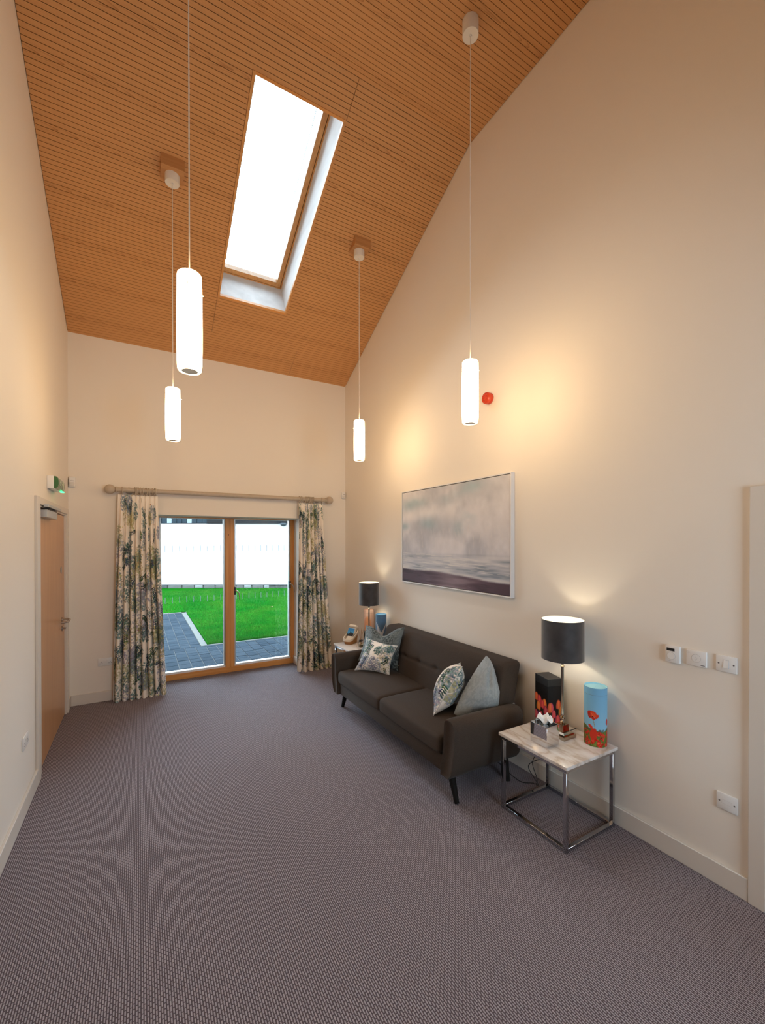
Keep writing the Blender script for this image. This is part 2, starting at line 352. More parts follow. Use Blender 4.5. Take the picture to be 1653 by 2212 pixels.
# ================================================================= THE SETTING
fl = B('floor', XL - 0.1, XR + 0.12, Y0, D + 0.46, -0.10, 0.0, M_carpet); structure(fl)
# ---- walls
WX0, WX1, WZ = 0.17, 2.04, 2.176                                          # patio door opening
bm = bmesh.new(); YB = D + 0.52
box(bm, XL - 0.1, WX0, D, YB, -0.1, ZB + 0.3); box(bm, WX1, XR + 0.12, D, YB, -0.1, ZB + 0.3); box(bm, WX0, WX1, D, YB, WZ, ZB + 0.3)
structure(obj('wall_back', bm, M_wall))
DY0, DY1, DZ = 4.27, 5.615, 2.13                                         # left door opening
def gable(bm, xa, xb, ya, yb, z0):
    """wall piece between ya and yb under the ceiling line"""
    ys = [ya] + ([YF] if ya < YF < yb else []) + [yb]
    top = [(y, (ZF if y <= YF else ZB + S1 * (D - y)) + 0.03) for y in ys]
    prism(bm, [(ya, z0), (yb, z0)] + top[::-1], xa, xb, 'x')
bm = bmesh.new(); gable(bm, XL - 0.12, XL, Y0, DY0, -0.1); gable(bm, XL - 0.12, XL, DY1, D, -0.1); gable(bm, XL - 0.12, XL, DY0, DY1, DZ)
structure(obj('wall_left', bm, M_wall))
RY0, RY1, RZ = -0.05, 0.865, 2.06                                        # right door opening (mostly outside the frame)
bm = bmesh.new(); gable(bm, XR, XR + 0.12, Y0, RY0, -0.1); gable(bm, XR, XR + 0.12, RY1, D, -0.1); gable(bm, XR, XR + 0.12, RY0, RY1, RZ)
structure(obj('wall_right', bm, M_wall))
VX0, VX1, VZ0, VZ1 = 0.9, 2.3, 0.95, 2.45                             # glazing behind the camera, whose cool light falls on the near walls and floor
bm = bmesh.new(); box(bm, XL - .12, VX0, Y0 - .12, Y0, -.1, ZF + .03); box(bm, VX1, XR + .12, Y0 - .12, Y0, -.1, ZF + .03); box(bm, VX0, VX1, Y0 - .12, Y0, -.1, VZ0); box(bm, VX0, VX1, Y0 - .12, Y0, VZ1, ZF + .03)
structure(obj('wall_front', bm, M_wall))
w3 = structure(empty('window_3', (1.15, Y0, 0)))
for nm_, q in (('frame_jamb', (VX0, VX0 + .06, VZ0, VZ1)), ('frame_jamb', (VX1 - .06, VX1, VZ0, VZ1)), ('frame_rail', (VX0 + .06, VX1 - .06, VZ0, VZ0 + .06)), ('frame_rail', (VX0 + .06, VX1 - .06, VZ1 - .06, VZ1)), ('mullion', (1.61, 1.69, VZ0 + .06, VZ1 - .06))):
    keep(B(nm_, q[0], q[1], Y0 - .10, Y0 - .03, q[2], q[3], M_pinez, w3))
for a_, b_ in ((VX0 + .05, 1.62), (1.68, VX1 - .05)): keep(B('glass_pane', a_, b_, Y0 - .07, Y0 - .064, VZ0 + .05, VZ1 - .05, M_glass, w3))
# ---- ceiling: boards, slats one by one
ceil = structure(empty('ceiling', (0, D, ZB)))
def cz(y): return ZF if y <= YF else ZB + S1 * (D - y)
SX0, SX1 = 0.765, 1.550; PITCH = (D - YF) / CT / 88
ST0, ST1 = 26 * PITCH - 0.012, 80 * PITCH + 0.004
def slope_pt(x, t, n_=0.0): return Vector((x, D - t * CT + n_ * ST, ZB + t * ST + n_ * CT))
def slope_box(bm, x0, x1, t0, t1, n0, n1):
    vs = [bm.verts.new(slope_pt(x, t, q)) for x in (x0, x1) for t in (t0, t1) for q in (n0, n1)]
    for f in ((0, 1, 3, 2), (4, 6, 7, 5), (0, 4, 5, 1), (2, 3, 7, 6), (0, 2, 6, 4), (1, 5, 7, 3)): bm.faces.new([vs[i] for i in f])
bm = bmesh.new()
for a in ((XL - .1, SX0 - .01, 0, 88 * PITCH), (SX1 + .01, XR + .1, 0, 88 * PITCH), (SX0 - .01, SX1 + .01, 0, ST0 - .01), (SX0 - .01, SX1 + .01, ST1 + .01, 88 * PITCH)): slope_box(bm, *a, 0.012, 0.05)
box(bm, XL - .1, XR + .1, Y0 - .1, YF + 0.02, ZF + 0.012, ZF + 0.05)
o = obj('backing_board', bm, M_dark, ceil); o.matrix_parent_inverse = Matrix.Translation((0, -D, -ZB))
GAP = 0.0038; SLATS = {}
def slat(x0, x1, row):
    L_ = x1 - x0; key = round(L_, 3)
    if key not in SLATS:
        bm = bmesh.new(); box(bm, -L_ / 2, L_ / 2, -(PITCH - GAP) / 2, (PITCH - GAP) / 2, 0, 0.0125)
        me = bpy.data.meshes.new('ceiling_slat'); bmesh.ops.recalc_face_normals(bm, faces=bm.faces); bm.to_mesh(me); bm.free(); me.materials.append(M_slat); SLATS[key] = me
    o = bpy.data.objects.new('ceiling_slat', SLATS[key]); COL.objects.link(o); o.parent = ceil
    if row < 88:
        p = slope_pt((x0 + x1) / 2, (row + 0.5) * PITCH); o.rotation_euler = (-TH, 0, 0)
    else: p = Vector(((x0 + x1) / 2, YF - (row - 88 + 0.5) * PITCH, ZF))
    o.location = p - Vector((0, D, ZB))
e = 0.004; j = 0.0018
for r in range(88 + 46):
    a, b_ = XL + e, XR - e
    if r < 12: segs = [(a, 1.827 - j), (1.827 + j, b_)]
    elif r < 26: segs = [(a, SX0 - j), (SX0 + j, b_)]
    elif r < 80: segs = [(a, SX0 - j), (SX1 + j, b_)]
    elif r < 88: segs = [(a, SX1 - j), (SX1 + j, b_)]
    else: segs = [(a, b_)]
    for s in segs: slat(s[0], s[1], r)
bm = bmesh.new(); yr = YF - 46 * PITCH                                    # the rest, above and behind the camera
while yr > Y0: box(bm, XL + e, XR - e, yr - PITCH + GAP, yr, ZF, ZF + 0.0125); yr -= PITCH
o = obj('ceiling_slats_behind', bm, M_slat, ceil); o.matrix_parent_inverse = Matrix.Translation((0, -D, -ZB)); o['kind'] = 'stuff'
# ---- skylight
sky = structure(empty('window_2', slope_pt((SX0 + SX1) / 2, (ST0 + ST1) / 2)))
SKI = Matrix.Translation(-sky.location)
def SK(name, m, boxes):
    bm = bmesh.new()
    for q in boxes: slope_box(bm, *q)
    o = obj(name, bm, m, sky); o.matrix_parent_inverse = SKI; return o
tr_ = 0.021; dp = 0.45
SK('edge_trim', M_piney, [(SX0, SX0 + tr_, ST0, ST1, -.006, .03)]); SK('edge_trim', M_piney, [(SX1 - tr_, SX1, ST0, ST1, -.006, .03)])
SK('edge_trim', M_pinex, [(SX0 + tr_, SX1 - tr_, ST0, ST0 + tr_, -.006, .03)]); SK('edge_trim', M_pinex, [(SX0 + tr_, SX1 - tr_, ST1 - tr_, ST1, -.006, .03)])
SK('reveal_panel', M_whitewash, [(SX0 - .03, SX0 + .004, ST0, ST1, .012, dp)]); SK('reveal_panel', M_whitewash, [(SX1 - .004, SX1 + .03, ST0, ST1, .012, dp)])
SK('reveal_panel', M_whitewash, [(SX0, SX1, ST0 - .03, ST0 + .004, .012, dp)]); SK('reveal_panel', M_whitewash, [(SX0, SX1, ST1 - .004, ST1 + .03, .012, dp)])
def ring(name, m, inset, wd, n0, n1, mx=None):
    x0, x1, t0, t1 = SX0 + inset, SX1 - inset, ST0 + inset, ST1 - inset
    fr = SK(name, m, [(x0, x0 + wd, t0, t1, n0, n1), (x1 - wd, x1, t0, t1, n0, n1), (x0 + wd, x1 - wd, t0, t0 + wd, n0, n1), (x0 + wd, x1 - wd, t1 - wd, t1, n0, n1)]); return fr
ring('outer_frame', M_piney, -0.01, 0.028, dp, dp + 0.10); ring('shadow_gap', M_dark, 0.018, 0.01, dp + 0.012, dp + 0.10)
ring('sash', M_piney, 0.026, 0.05, dp - 0.005, dp + 0.07); ring('glass_seal', mat('grey_glazing_seal', (0.35, 0.42, 0.45, 1), 0.5), 0.11, 0.006, dp + 0.092, dp + 0.096)
SK('glass_pane', M_glass, [(SX0 + .07, SX1 - .07, ST0 + .07, ST1 - .07, dp + 0.078, dp + 0.086)])
# ---- roof slab round the skylight so no sky leaks in
# ---- patio doors (window_1)
win = structure(empty('window_1', (1.105, 6.27, 0)))
WI = Matrix.Translation((-1.105, -6.27, 0))
def W(name, m, *b, bev=0.003):
    bm = bmesh.new(); box(bm, *b, bev=bev, seg=1); o = obj(name, bm, m, win); o.matrix_parent_inverse = WI; return o
FY0, FY1 = 6.255, 6.335
W('frame_jamb', M_pinez, WX0, WX0 + .055, FY0, FY1, 0, WZ); W('frame_jamb', M_pinez, WX1 - .055, WX1, FY0, FY1, 0, WZ)
W('frame_head', M_pinex, WX0, WX1, FY0, FY1, WZ - .010, WZ); W('threshold', M_pinex, WX0, WX1, FY0 - .01, FY1 + .04, 0, 0.075)
W('mullion', M_pinez, 1.045, 1.165, FY0 - .006, FY1, 0.0, WZ - .008); W('mullion_bead', M_pinez, 1.108, 1.165, FY0 - .016, FY0, 0.07, WZ - .012)
for x0, x1, ang in ((WX0 + .055, 1.045, 0), (1.165, WX1 - .055, 0)):
    W('sash_stile', M_alu, x0, x0 + .022, FY0 + .025, FY1, .075, WZ - .010); W('sash_stile', M_alu, x1 - .022, x1, FY0 + .025, FY1, .075, WZ - .010)
    W('sash_rail', M_white, x0, x1, FY0 + .005, FY1, .075, .105); W('sash_rail', M_white, x0, x1, FY0 + .03, FY1, WZ - .017, WZ - .010)
    o = W('glass_pane', M_glass, x0 + .015, x1 - .015, FY0 + .05, FY0 + .056, .10, WZ - .012, bev=0)
M_mark = mat('etched_glass_strip', (0.10, 0.12, 0.12, 1), 0.8)
_n = M_mark.node_tree; _t = _n.nodes.new('ShaderNodeBsdfTranslucent'); _t.inputs[0].default_value = (0.16, 0.19, 0.19, 1); _tr = _n.nodes.new('ShaderNodeBsdfTransparent'); _m = _n.nodes.new('ShaderNodeMixShader'); _m.inputs[0].default_value = 0.75
_n.links.new(_tr.outputs[0], _m.inputs[1]); _n.links.new(_t.outputs[0], _m.inputs[2]); _n.links.new(_m.outputs[0], _n.nodes['Material Output'].inputs[0])
me_mark = None
def markers(z0, z1):
    global me_mark
    k = 0
    for xs in (np.arange(0.205, 1.03, 0.0871), np.arange(1.205, 1.95, 0.0871)):
        for x in xs:
            if me_mark is None:
                bm = bmesh.new(); bm.faces.new([bm.verts.new(q) for q in ((-.0045, 0, -.042), (.0045, 0, -.042), (.0045, 0, .042), (-.0045, 0, .042))]); me_mark = bpy.data.meshes.new('glass_marker'); bm.to_mesh(me_mark); bm.free(); me_mark.materials.append(M_mark)
            o = bpy.data.objects.new('glass_marker', me_mark); COL.objects.link(o); o.parent = win; o.location = (x - 1.105, FY0 + .0495 - 6.27, (z0 + z1) / 2)
markers(1.02, 1.10); markers(1.71, 1.79)
for hx, hz_ in ((1.172, 1.15), (1.968, 1.20)):                               # two lever handles
    h = W('door_handle', M_black, hx - .012, hx + .012, FY0 - .03, FY0 + .03, hz_ - .06, hz_ + .05)
    bm = bmesh.new(); tube(bm, catmull([(hx, FY0 - .03, hz_), (hx + .01, FY0 - .06, hz_ + .005), (hx + .045, FY0 - .062, hz_ - .04), (hx + .055, FY0 - .06, hz_ - .12)]), .008, 8)
    keep(obj('lever', bm, M_steel, h, True))
W('knot', mat('dark_knot', (0.25, 0.10, 0.03, 1), 0.6), 1.085, 1.094, FY0 - .0075, FY0 - .004, 1.93, 1.95, bev=0)
# outdoor threshold so the slab has an edge, reveal skirting
# ---- baseboards
BH, BT = 0.118, 0.018
def base(name, x0, x1, y0, y1): structure(B(name, x0, x1, y0, y1, 0, BH, M_trim, bev=0.003, seg=1))
base('baseboard_left', XL, XL + BT, Y0, 4.085); base('baseboard_corner', XL, XL + BT, 5.69, D)
base('baseboard_right', XR - BT, XR, 0.935, D); base('baseboard_back_left', XL + BT, WX0, D - BT, D); base('baseboard_back_right', WX1, XR - BT, D - BT, D)
base('baseboard_reveal', WX1 - BT, WX1, D - BT, 6.25); base('baseboard_reveal_left', WX0, WX0 + BT, D - BT, 6.25)
# ---- left door
dr = structure(empty('door_1', (XL, (DY0 + DY1) / 2, 0))); DI = Matrix.Translation((-XL, -(DY0 + DY1) / 2, 0))
def DR(name, m, *b, bev=0.003, parent=None):
    bm = bmesh.new(); box(bm, *b, bev=bev, seg=1); o = obj(name, bm, m, parent or dr); return keep(o)
def DRp(o): return keep(o)
AX = XL + 0.02
DR('architrave', M_trim, XL, AX, 4.085, 4.175, 0, 2.20); DR('architrave', M_trim, XL, AX, 5.63, 5.70, 0, 2.20); DR('architrave', M_trim, XL, AX, 4.175, 5.63, 2.14, 2.20)
DR('door_lining', M_trim, XL - .12, XL + .008, 4.175, DY0, 0, 2.14); DR('door_lining', M_trim, XL - .12, XL + .008, 5.60, 5.63, 0, 2.14); DR('door_lining', M_trim, XL - .12, XL + .008, DY0, 5.60, 2.125, 2.14)
leaf = DR('door_leaf', M_door, XL - .055, XL - .010, DY0 + .003, 5.597, 0.006, 2.12, bev=.002)
hx = XL - .010
bm = bmesh.new(); lathe(bm, [(.026, 0), (.026, .008)], 24, (hx, 5.44, 1.04), axis='x'); tube(bm, catmull([(hx, 5.44, 1.04), (hx + .055, 5.44, 1.04), (hx + .07, 5.42, 1.04), (hx + .07, 5.33, 1.04), (hx + .065, 5.30, 1.035), (hx + .03, 5.295, 1.03), (hx + .01, 5.295, 1.03)]), .0095, 10)
DRp(obj('door_handle', bm, M_steel, leaf, True))
bm = bmesh.new(); lathe(bm, [(.026, 0), (.026, .008)], 24, (hx, 5.44, .95), axis='x'); lathe(bm, [(.010, .008), (.010, .03)], 16, (hx, 5.44, .95), axis='x'); box(bm, hx + .028, hx + .036, 5.41, 5.47, .944, .956, .002, 1)
DRp(obj('thumb_turn', bm, M_chrome, leaf, True))
bm = bmesh.new(); lathe(bm, [(.038, 0), (.038, .002)], 32, (hx, 5.40, 1.555), axis='x'); DRp(obj('door_sign', bm, mat('blue_grey_sign', (0.20, 0.27, 0.32, 1), 0.4), leaf, True))
bm = bmesh.new(); lathe(bm, [(.028, 0), (.028, .001)], 32, (hx + .002, 5.40, 1.555), axis='x'); DRp(obj('sign_inner_disc', bm, mat('pale_sign_disc', (0.35, 0.43, 0.48, 1), 0.4), leaf, True))
clo = DR('door_closer', M_alu, hx, hx + .055, 4.32, 4.78, 2.045, 2.108, bev=.003, parent=leaf)
rail = DR('closer_rail', M_alu, AX, AX + .035, 4.31, 4.93, 2.128, 2.150, bev=.002); DR('closer_arm', M_black, hx + .02, hx + .045, 4.45, 4.85, 2.112, 2.122, bev=.002)
DR('door_stop', M_trim, XL - .07, XL - .052, DY0, 5.60, 0, 2.125, bev=0)
# ---- right door, only its casing enters the frame
d2 = structure(empty('door_2', (XR, 0.4, 0)))
def D2(name, m, *b):
    bm = bmesh.new(); box(bm, *b, bev=.004, seg=2); o = obj(name, bm, m, d2); o.matrix_parent_inverse = Matrix.Translation((-XR, -0.4, 0)); return o
D2('architrave', M_trim, XR - .022, XR, .865, .935, 0, 2.128); D2('architrave', M_trim, XR - .022, XR, -.12, -.05, 0, 2.128); D2('architrave', M_trim, XR - .022, XR, -.05, .865, 2.058, 2.128)
D2('door_leaf', M_door, XR + .03, XR + .075, RY0 + .02, RY1 - .02, 0.006, 2.045); D2('door_lining', M_trim, XR, XR + .12, RY1 - .02, RY1, 0, 2.058); D2('door_lining', M_trim, XR, XR + .12, RY0, RY0 + .02, 0, 2.058); D2('door_lining', M_trim, XR, XR + .12, RY0, RY1, 2.045, 2.06)
# ================================================================= PENDANT LAMPS
M_glow = emis('glowing_opal_glass', (1.0, 0.675, 0.345), PENDANT_STRENGTH); M_cord = mat('pale_fabric_cord', (0.80, 0.74, 0.66, 1), 0.6)
M_canopy = mat('cream_canopy', (0.78, 0.74, 0.68, 1), 0.45); M_wedge = timber('oak_wedge', (0.55, 0.28, 0.11, 1), (0.42, 0.19, 0.065, 1), 'x')
def pendant(x, y, z0, z1, label, wedge, rot=0.4):
    zc = cz(y); t = empty('pendant_lamp', (x, y, z1)); tag(t, label, 'pendant lamp', 'four glowing tube pendants hung from the timber ceiling')
    bot = zc - (0.115 if wedge else 0.105)
    bm = bmesh.new(); lathe(bm, [(.052, bot - z1 + .002), (.056, bot - z1), (.0575, bot - z1 + .004), (.0575, (zc - .045 if wedge else zc - .001) - z1)], 40); cn = obj('canopy', bm, M_canopy, t, True)
    bm = bmesh.new(); lathe(bm, [(.008, bot - z1 - .006), (.010, bot - z1 + .001)], 16); obj('cord_grip', bm, M_canopy, cn, True)
    bm = bmesh.new(); lathe(bm, [(.0032, -.002), (.0032, bot - z1)], 8); obj('cord', bm, M_cord, t, True)
    H_ = z1 - z0; pr = [(.001, 0.0), (.03, .0005), (.049, -.003), (.0555, -.009), (.0575, -.02), (.0600, -H_ * .35), (.0605, -H_ * .6), (.0600, -H_ * .8), (.0580, -H_ + .03), (.0560, -H_ + .008), (.051, -H_), (.038, -H_)]
    bm = bmesh.new(); lathe(bm, pr, 40, cap=False); sh = obj('glass_shade', bm, M_glow, t, True)
    bm = bmesh.new(); lathe(bm, [(.0381, -H_ + .0006), (.0381, -H_ - .0006)], 32); obj('bottom_opening', bm, mat('dim_opening', (0.85, 0.80, 0.70, 1), 0.7, bump=(20, .02)), t, True)
    for k in range(3):
        a = rot + k * 2 * PI / 3; c, s = math.cos(a), math.sin(a); bm = bmesh.new(); tube(bm, [(c * .056, s * .056, -.085), (c * .071, s * .071, -.085)], .003, 8); obj('fixing_pin', bm, M_canopy, t, True)
    if wedge:                                                                # oak block that turns the slope level
        hw = .09; yb, yf_ = y + .075, y - .095; zl = cz(y) - .045
        bm = bmesh.new(); prism(bm, [(yf_ - y, cz(yf_) - z1), (yb - y, cz(yb) - z1), (yb - y + .0, min(zl, cz(yb) - .006) - z1), (yf_ - y, min(zl, cz(yb) - .006) - z1)], -hw, hw, 'x'); obj('wedge_block', bm, M_wedge, t)
    return t
pendant(0.222, 2.335, 2.706, 3.197, 'largest looking pendant tube, nearest the camera on the left, its canopy out of the frame', False, 2.4)
pendant(0.256, 4.10, 2.726, 3.181, 'pendant tube hanging in front of the back wall above the left curtain', True, 0.1)
pendant(2.082, 4.13, 2.73, 3.169, 'smallest looking pendant tube, hanging near the back right corner', True, 0.3)
pendant(2.073, 2.335, 2.70, 3.15, 'pendant tube hanging beside the red alarm sounder on the right wall', False, 0.9)
# ================================================================= SOFA
M_sofa = mat('brown_grey_upholstery', (0.068, 0.051, 0.041, 1), 0.9, noise=(220, (0.052, 0.039, 0.031, 1)), bump=(600, 0.25), sheen=0.04, spec=0.2)
M_leg = mat('black_stained_leg', (0.008, 0.006, 0.005, 1), 0.7, bump=(80, .05), spec=.2)
sf = empty('sofa', (2.24, 3.31, 0)); tag(sf, 'brown grey fabric sofa with button seam back and black tapered legs', 'sofa')
SI = Matrix.Translation((-2.24, -3.31, 0))
def S(o):
    if o.parent is sf: o.matrix_parent_inverse = SI
    else: keep(o)
    return o
S(B('base_frame', 1.885, 2.58, 2.40, 4.22, .185, .312, M_sofa, sf, bev=.012))
def seat_deform(p, s):
    u, v = p.x / (s[0] / 2), p.y / (s[1] / 2)
    if p.z > 0: p.z += 0.020 * (1 - u * u) * (1 - v * v) - 0.006 * max(0, -u) ** 4
    if p.x < 0: p.x -= 0.006 * (1 - v * v)
    return p
for cy, cl in ((2.866, .888), (3.764, .906)):
    sc_ = soft_box('seat_cushion', (.60, cl, .135), .034, M_sofa, sf, (2.158, cy, .378), deform=seat_deform, seg=(14, 16, 3)); S(sc_)
def back_deform(p, s):
    z = p.z; v = p.y / (s[1] / 2)
    front = p.x < -s[0] / 2 + .05
    if front:
        zs = 0.035; g = math.exp(-((z - zs) / .010) ** 2) * 0.014
        for yb in (-.63, -.37, -.11, .17, .43, .69):
            g += 0.017 * math.exp(-(((p.y - yb) / .035) ** 2 + ((z - zs) / .028) ** 2))
        g -= 0.012 * (1 - abs(z - zs) / .28) * (1 - v ** 4)
        p.x += g
    p.x += (z + s[2] / 2) * 0.24
    return p
bk = soft_box('backrest', (.20, 1.86, .56), .045, M_sofa, sf, (2.455, 3.325, .605), deform=back_deform, seg=(3, 90, 26)); S(bk)
tb = S(B('maker_tab', 2.570, 2.584, 2.388, 2.394, .535, .562, mat('white_tab', (.7, .7, .7, 1), .6), bk)); 
def arm(sgn, y_out):
    """cross section (y,z) leaning outwards, extruded front to back"""
    prof = [(.078, .185), (.045, .225), (.022, .30), (.010, .40), (.002, .52), (.004, .560), (.016, .588), (.042, .604), (.075, .606), (.102, .598), (.118, .575), (.122, .540), (.130, .40), (.150, .30), (.165, .185)]
    if sgn < 0: prof = prof
    poly = [(y_out + sgn * a, b) for a, b in prof]
    xs = [(1.868, .0), (1.858, 1.0)]
    bm = bmesh.new(); n = len(poly); cyy = sum(p[0] for p in poly) / n; rings = []
    for x, k, dz in ((1.870, .80, -.022), (1.860, .90, -.010), (1.857, .96, -.003), (1.862, 1, 0), (1.90, 1, .002), (2.2, 1, 0), (2.45, 1, -.004), (2.50, .97, -.02), (2.53, .88, -.05)):
        rings.append([bm.verts.new((x, cyy + (a - cyy) * k, (b if b < .35 else b + dz) if k == 1 else (.395 + (b - .395) * (k * .5 + .5) + dz * .3))) for a, b in poly])
    for A_, B_ in zip(rings, rings[1:]):
        for i in range(n): bm.faces.new((A_[i], A_[(i + 1) % n], B_[(i + 1) % n], B_[i]))
    bm.faces.new(rings[0][::-1]); bm.faces.new(rings[-1])
    return S(obj('armrest', bm, M_sofa, sf, True, 60))
arm(1, 2.243); arm(-1, 4.382)
for (fx, fy), (tx, ty) in (((1.935, 2.315), (1.945, 2.40)), ((1.965, 4.315), (1.965, 4.22)), ((2.455, 2.335), (2.50, 2.42)), ((2.53, 4.30), (2.50, 4.20))):
    bm = bmesh.new(); pts = [(fx + (tx - fx) * i / 4, fy + (ty - fy) * i / 4, .20 * i / 4) for i in range(5)]; tube(bm, pts, .0170, 16, .030); S(obj('leg', bm, M_leg, sf, True))
# ================================================================= CUSHIONS
M_print = mat('printed_linen', rough=0.85, spec=0.2, attr='print', sheen=0.15, bump=(700, .15)); M_velvet = mat('crushed_velvet', rough=0.75, spec=0.25, attr='print', sheen=0.5, bump=(300, .2))
M_piping = mat('pale_piping', (0.62, 0.62, 0.60, 1), 0.7, bump=(400, .1))
def speckle(W_, H_, seed, dark=1.0):
    a = fbm(H_, W_, 9, 3, seed); b = fbm(H_, W_, 120, 3, seed + 1); s = np.random.default_rng(seed).random((H_, W_))
    C = np.ones((H_, W_, 3)) * c8(112, 122, 124); k = np.clip((a - .44) * 9, 0, 1)[..., None] * np.clip(.45 + (b - .45) * 3 * dark, 0, 1)[..., None]
    C = C * (1 - k * .9) + c8(40, 50, 52) * k * .9
    C += ((s > .93) * .16)[..., None]; return np.clip(C, 0, 1)
def pillow(name, corners, th, C, m, label, n=150, bulge=(0.5, 0.5), dents=(), sag=(0, 0, 0), pinch=0.07, piping=True, Cback=None, dip=0.0, creases=()):
    """corners bl, br, tr, tl; grid surfaces front and back meeting at the seam"""
    P = [np.array(c, float) for c in corners]; ctr = sum(P) / 4
    nr = np.cross(P[1] - P[0], P[3] - P[0]); nr /= np.linalg.norm(nr)
    u = np.linspace(0, 1, n); uu, vv = np.meshgrid(u, u); a, b = 2 * uu - 1, 2 * vv - 1
    pu = 1 - pinch * (1 - a * a) * 0; 
    a2 = a * (1 - pinch * (1 - b * b)); b2 = b * (1 - pinch * (1 - a * a)); us, vs = (a2 + 1) / 2, (b2 + 1) / 2
    base_ = (P[0][None, None] * ((1 - us) * (1 - vs))[..., None] + P[1][None, None] * (us * (1 - vs))[..., None] + P[2][None, None] * (us * vs)[..., None] + P[3][None, None] * ((1 - us) * vs)[..., None])
    base_ = base_ + np.array(sag)[None, None] * ((1 - a * a) * (1 - b * b))[..., None]
    base_ = base_ + ((P[0] + P[1] - P[2] - P[3]) / 2)[None, None] * (dip * np.exp(-((a - .05) / .42) ** 2) * vs ** 3)[..., None]
    prof = ((1 - a ** 2) * (1 - b ** 2)) ** 0.62
    wr = (fbm(n, n, 40, 3, int(abs(P[0][0] * 1000)) % 97) - .5) * .018 * prof
    t = empty(name, tuple(ctr)); tag(t, label, 'cushion'); inv = Matrix.Translation(-Vector(ctr))
    def crease(u0, v0, u1, v1, wd, amt):
        L2 = (u1 - u0) ** 2 + (v1 - v0) ** 2; tt = np.clip(((uu - u0) * (u1 - u0) + (vv - v0) * (v1 - v0)) / L2, 0, 1)
        return amt * np.exp(-((uu - u0 - tt * (u1 - u0)) ** 2 + (vv - v0 - tt * (v1 - v0)) ** 2) / wd ** 2) * np.sin(PI * np.clip(tt, .02, .98)) ** .5 * prof ** .4
    for side, bl_, nm in ((1, bulge[0], 'cover_front'), (-1, bulge[1], 'cover_back')):
        d = prof * th * bl_ + wr
        for (du, dv, rad, amt, ds) in dents:
            if ds == side: d = d - amt * np.exp(-(((uu - du) ** 2 + (vv - dv) ** 2) / rad ** 2)) * prof ** .3
        for (u0, v0, u1, v1, wd_, am_, ds) in creases:
            if ds == side: d = d - crease(u0, v0, u1, v1, wd_, am_)
        G = base_ + (side * d)[..., None] * nr[None, None]
        CC = sample(C if side > 0 or Cback is None else Cback, uu, vv)
        if side < 0: G = G[:, ::-1]; CC = CC[:, ::-1]
        o = painted_grid(nm, G, CC, m, t); o.matrix_parent_inverse = inv
    if piping:
        e_ = [base_[0, i] for i in range(0, n, 3)] + [base_[i, -1] for i in range(0, n, 3)] + [base_[-1, i] for i in range(n - 1, -1, -3)] + [base_[i, 0] for i in range(n - 1, -1, -3)]
        bm = bmesh.new(); tube(bm, [Vector(q) for q in e_], .0032, 6); o = obj('piping', bm, M_piping, t, True); o.matrix_parent_inverse = inv
    return t, nr
FOL1 = foliage(460, 460, 980, 36, 2.3); FOL2 = foliage(460, 460, 980, 52, 2.3)
vel = speckle(300, 300, 11); vel2 = speckle(300, 300, 19, .2) * .35 + c8(188, 198, 204) * .65
g1, gn = pillow('velvet_cushion', [(2.10, 4.20, .525), (2.375, 3.80, .470), (2.470, 3.815, .928), (2.238, 4.275, .893)], .17, vel, M_velvet, 'dark speckled grey velvet cushion leaning in the far corner of the sofa', bulge=(.5, .5), dents=(), pinch=.10, piping=False, dip=.24)
tg = B('brand_tab', 0, .004, -.012, .012, -.009, .009, mat('tan_tab', (.55, .40, .22, 1), .6), g1); tg.location = Vector((2.395, 3.822, .515)) - g1.location
pillow('floral_cushion', [(2.005, 4.09, .462), (2.245, 3.765, .458), (2.315, 3.715, .765), (2.195, 4.17, .785)], .15, FOL1, M_print, 'foliage print cushion lying in front of the dark speckled velvet cushion', bulge=(.62, .38), creases=((.70, .40, 1.0, .36, .05, .040, 1), (.45, .62, .72, .42, .07, .02, 1)), pinch=.14)
pillow('velvet_cushion', [(2.165, 2.63, .475), (2.40, 2.44, .49), (2.405, 2.37, .69), (2.425, 2.54, .925)], .25, vel2, M_velvet, 'pale silvery grey velvet cushion propped against the near armrest', bulge=(.42, .62), pinch=-.17, piping=False, creases=((.98, .24, .40, .14, .05, .030, -1), (.98, .24, .40, .14, .05, .030, 1), (.30, .93, .60, .66, .07, .022, -1), (.30, .93, .60, .66, .07, .022, 1), (.60, .66, .97, .60, .05, .016, -1)))
pillow('floral_cushion', [(2.02, 2.705, .462), (2.30, 2.93, .462), (2.40, 2.83, .80), (2.24, 2.615, .845)], .21, FOL2, M_print, 'foliage print cushion seen edge on, leaning on the pale grey velvet cushion', bulge=(.5, .55), pinch=.06, Cback=FOL1)
# ================================================================= SIDE TABLES
def side_table(x0, x1, y0, y1, label):
    t = empty('side_table', ((x0 + x1) / 2, (y0 + y1) / 2, 0)); tag(t, label, 'side table', 'pair of marble side tables either end of the sofa'); hx_, hy = (x1 - x0) / 2, (y1 - y0) / 2
    B('marble_top', -hx_, hx_, -hy, hy, .500, .520, M_marble, t, bev=.002, seg=2); f = .024; i = .012
    X, Y = hx_ - i, hy - i
    for sx in (-1, 1):
        for sy in (-1, 1): B('leg', min(sx * X, sx * (X - f)), max(sx * X, sx * (X - f)), min(sy * Y, sy * (Y - f)), max(sy * Y, sy * (Y - f)), 0, .476, M_chrome, t, bev=.0015, seg=1)
    for z in (.002, .476):
        for s in (-1, 1):
            B('rail', min(s * X, s * (X - f)), max(s * X, s * (X - f)), -Y + f if z < .1 else -Y, Y - f if z < .1 else Y, z, z + f, M_chrome, t, bev=.0015, seg=1)
            B('rail', -X + f, X - f, min(s * Y, s * (Y - f)), max(s * Y, s * (Y - f)), z, z + f, M_chrome, t, bev=.0015, seg=1)
    return t
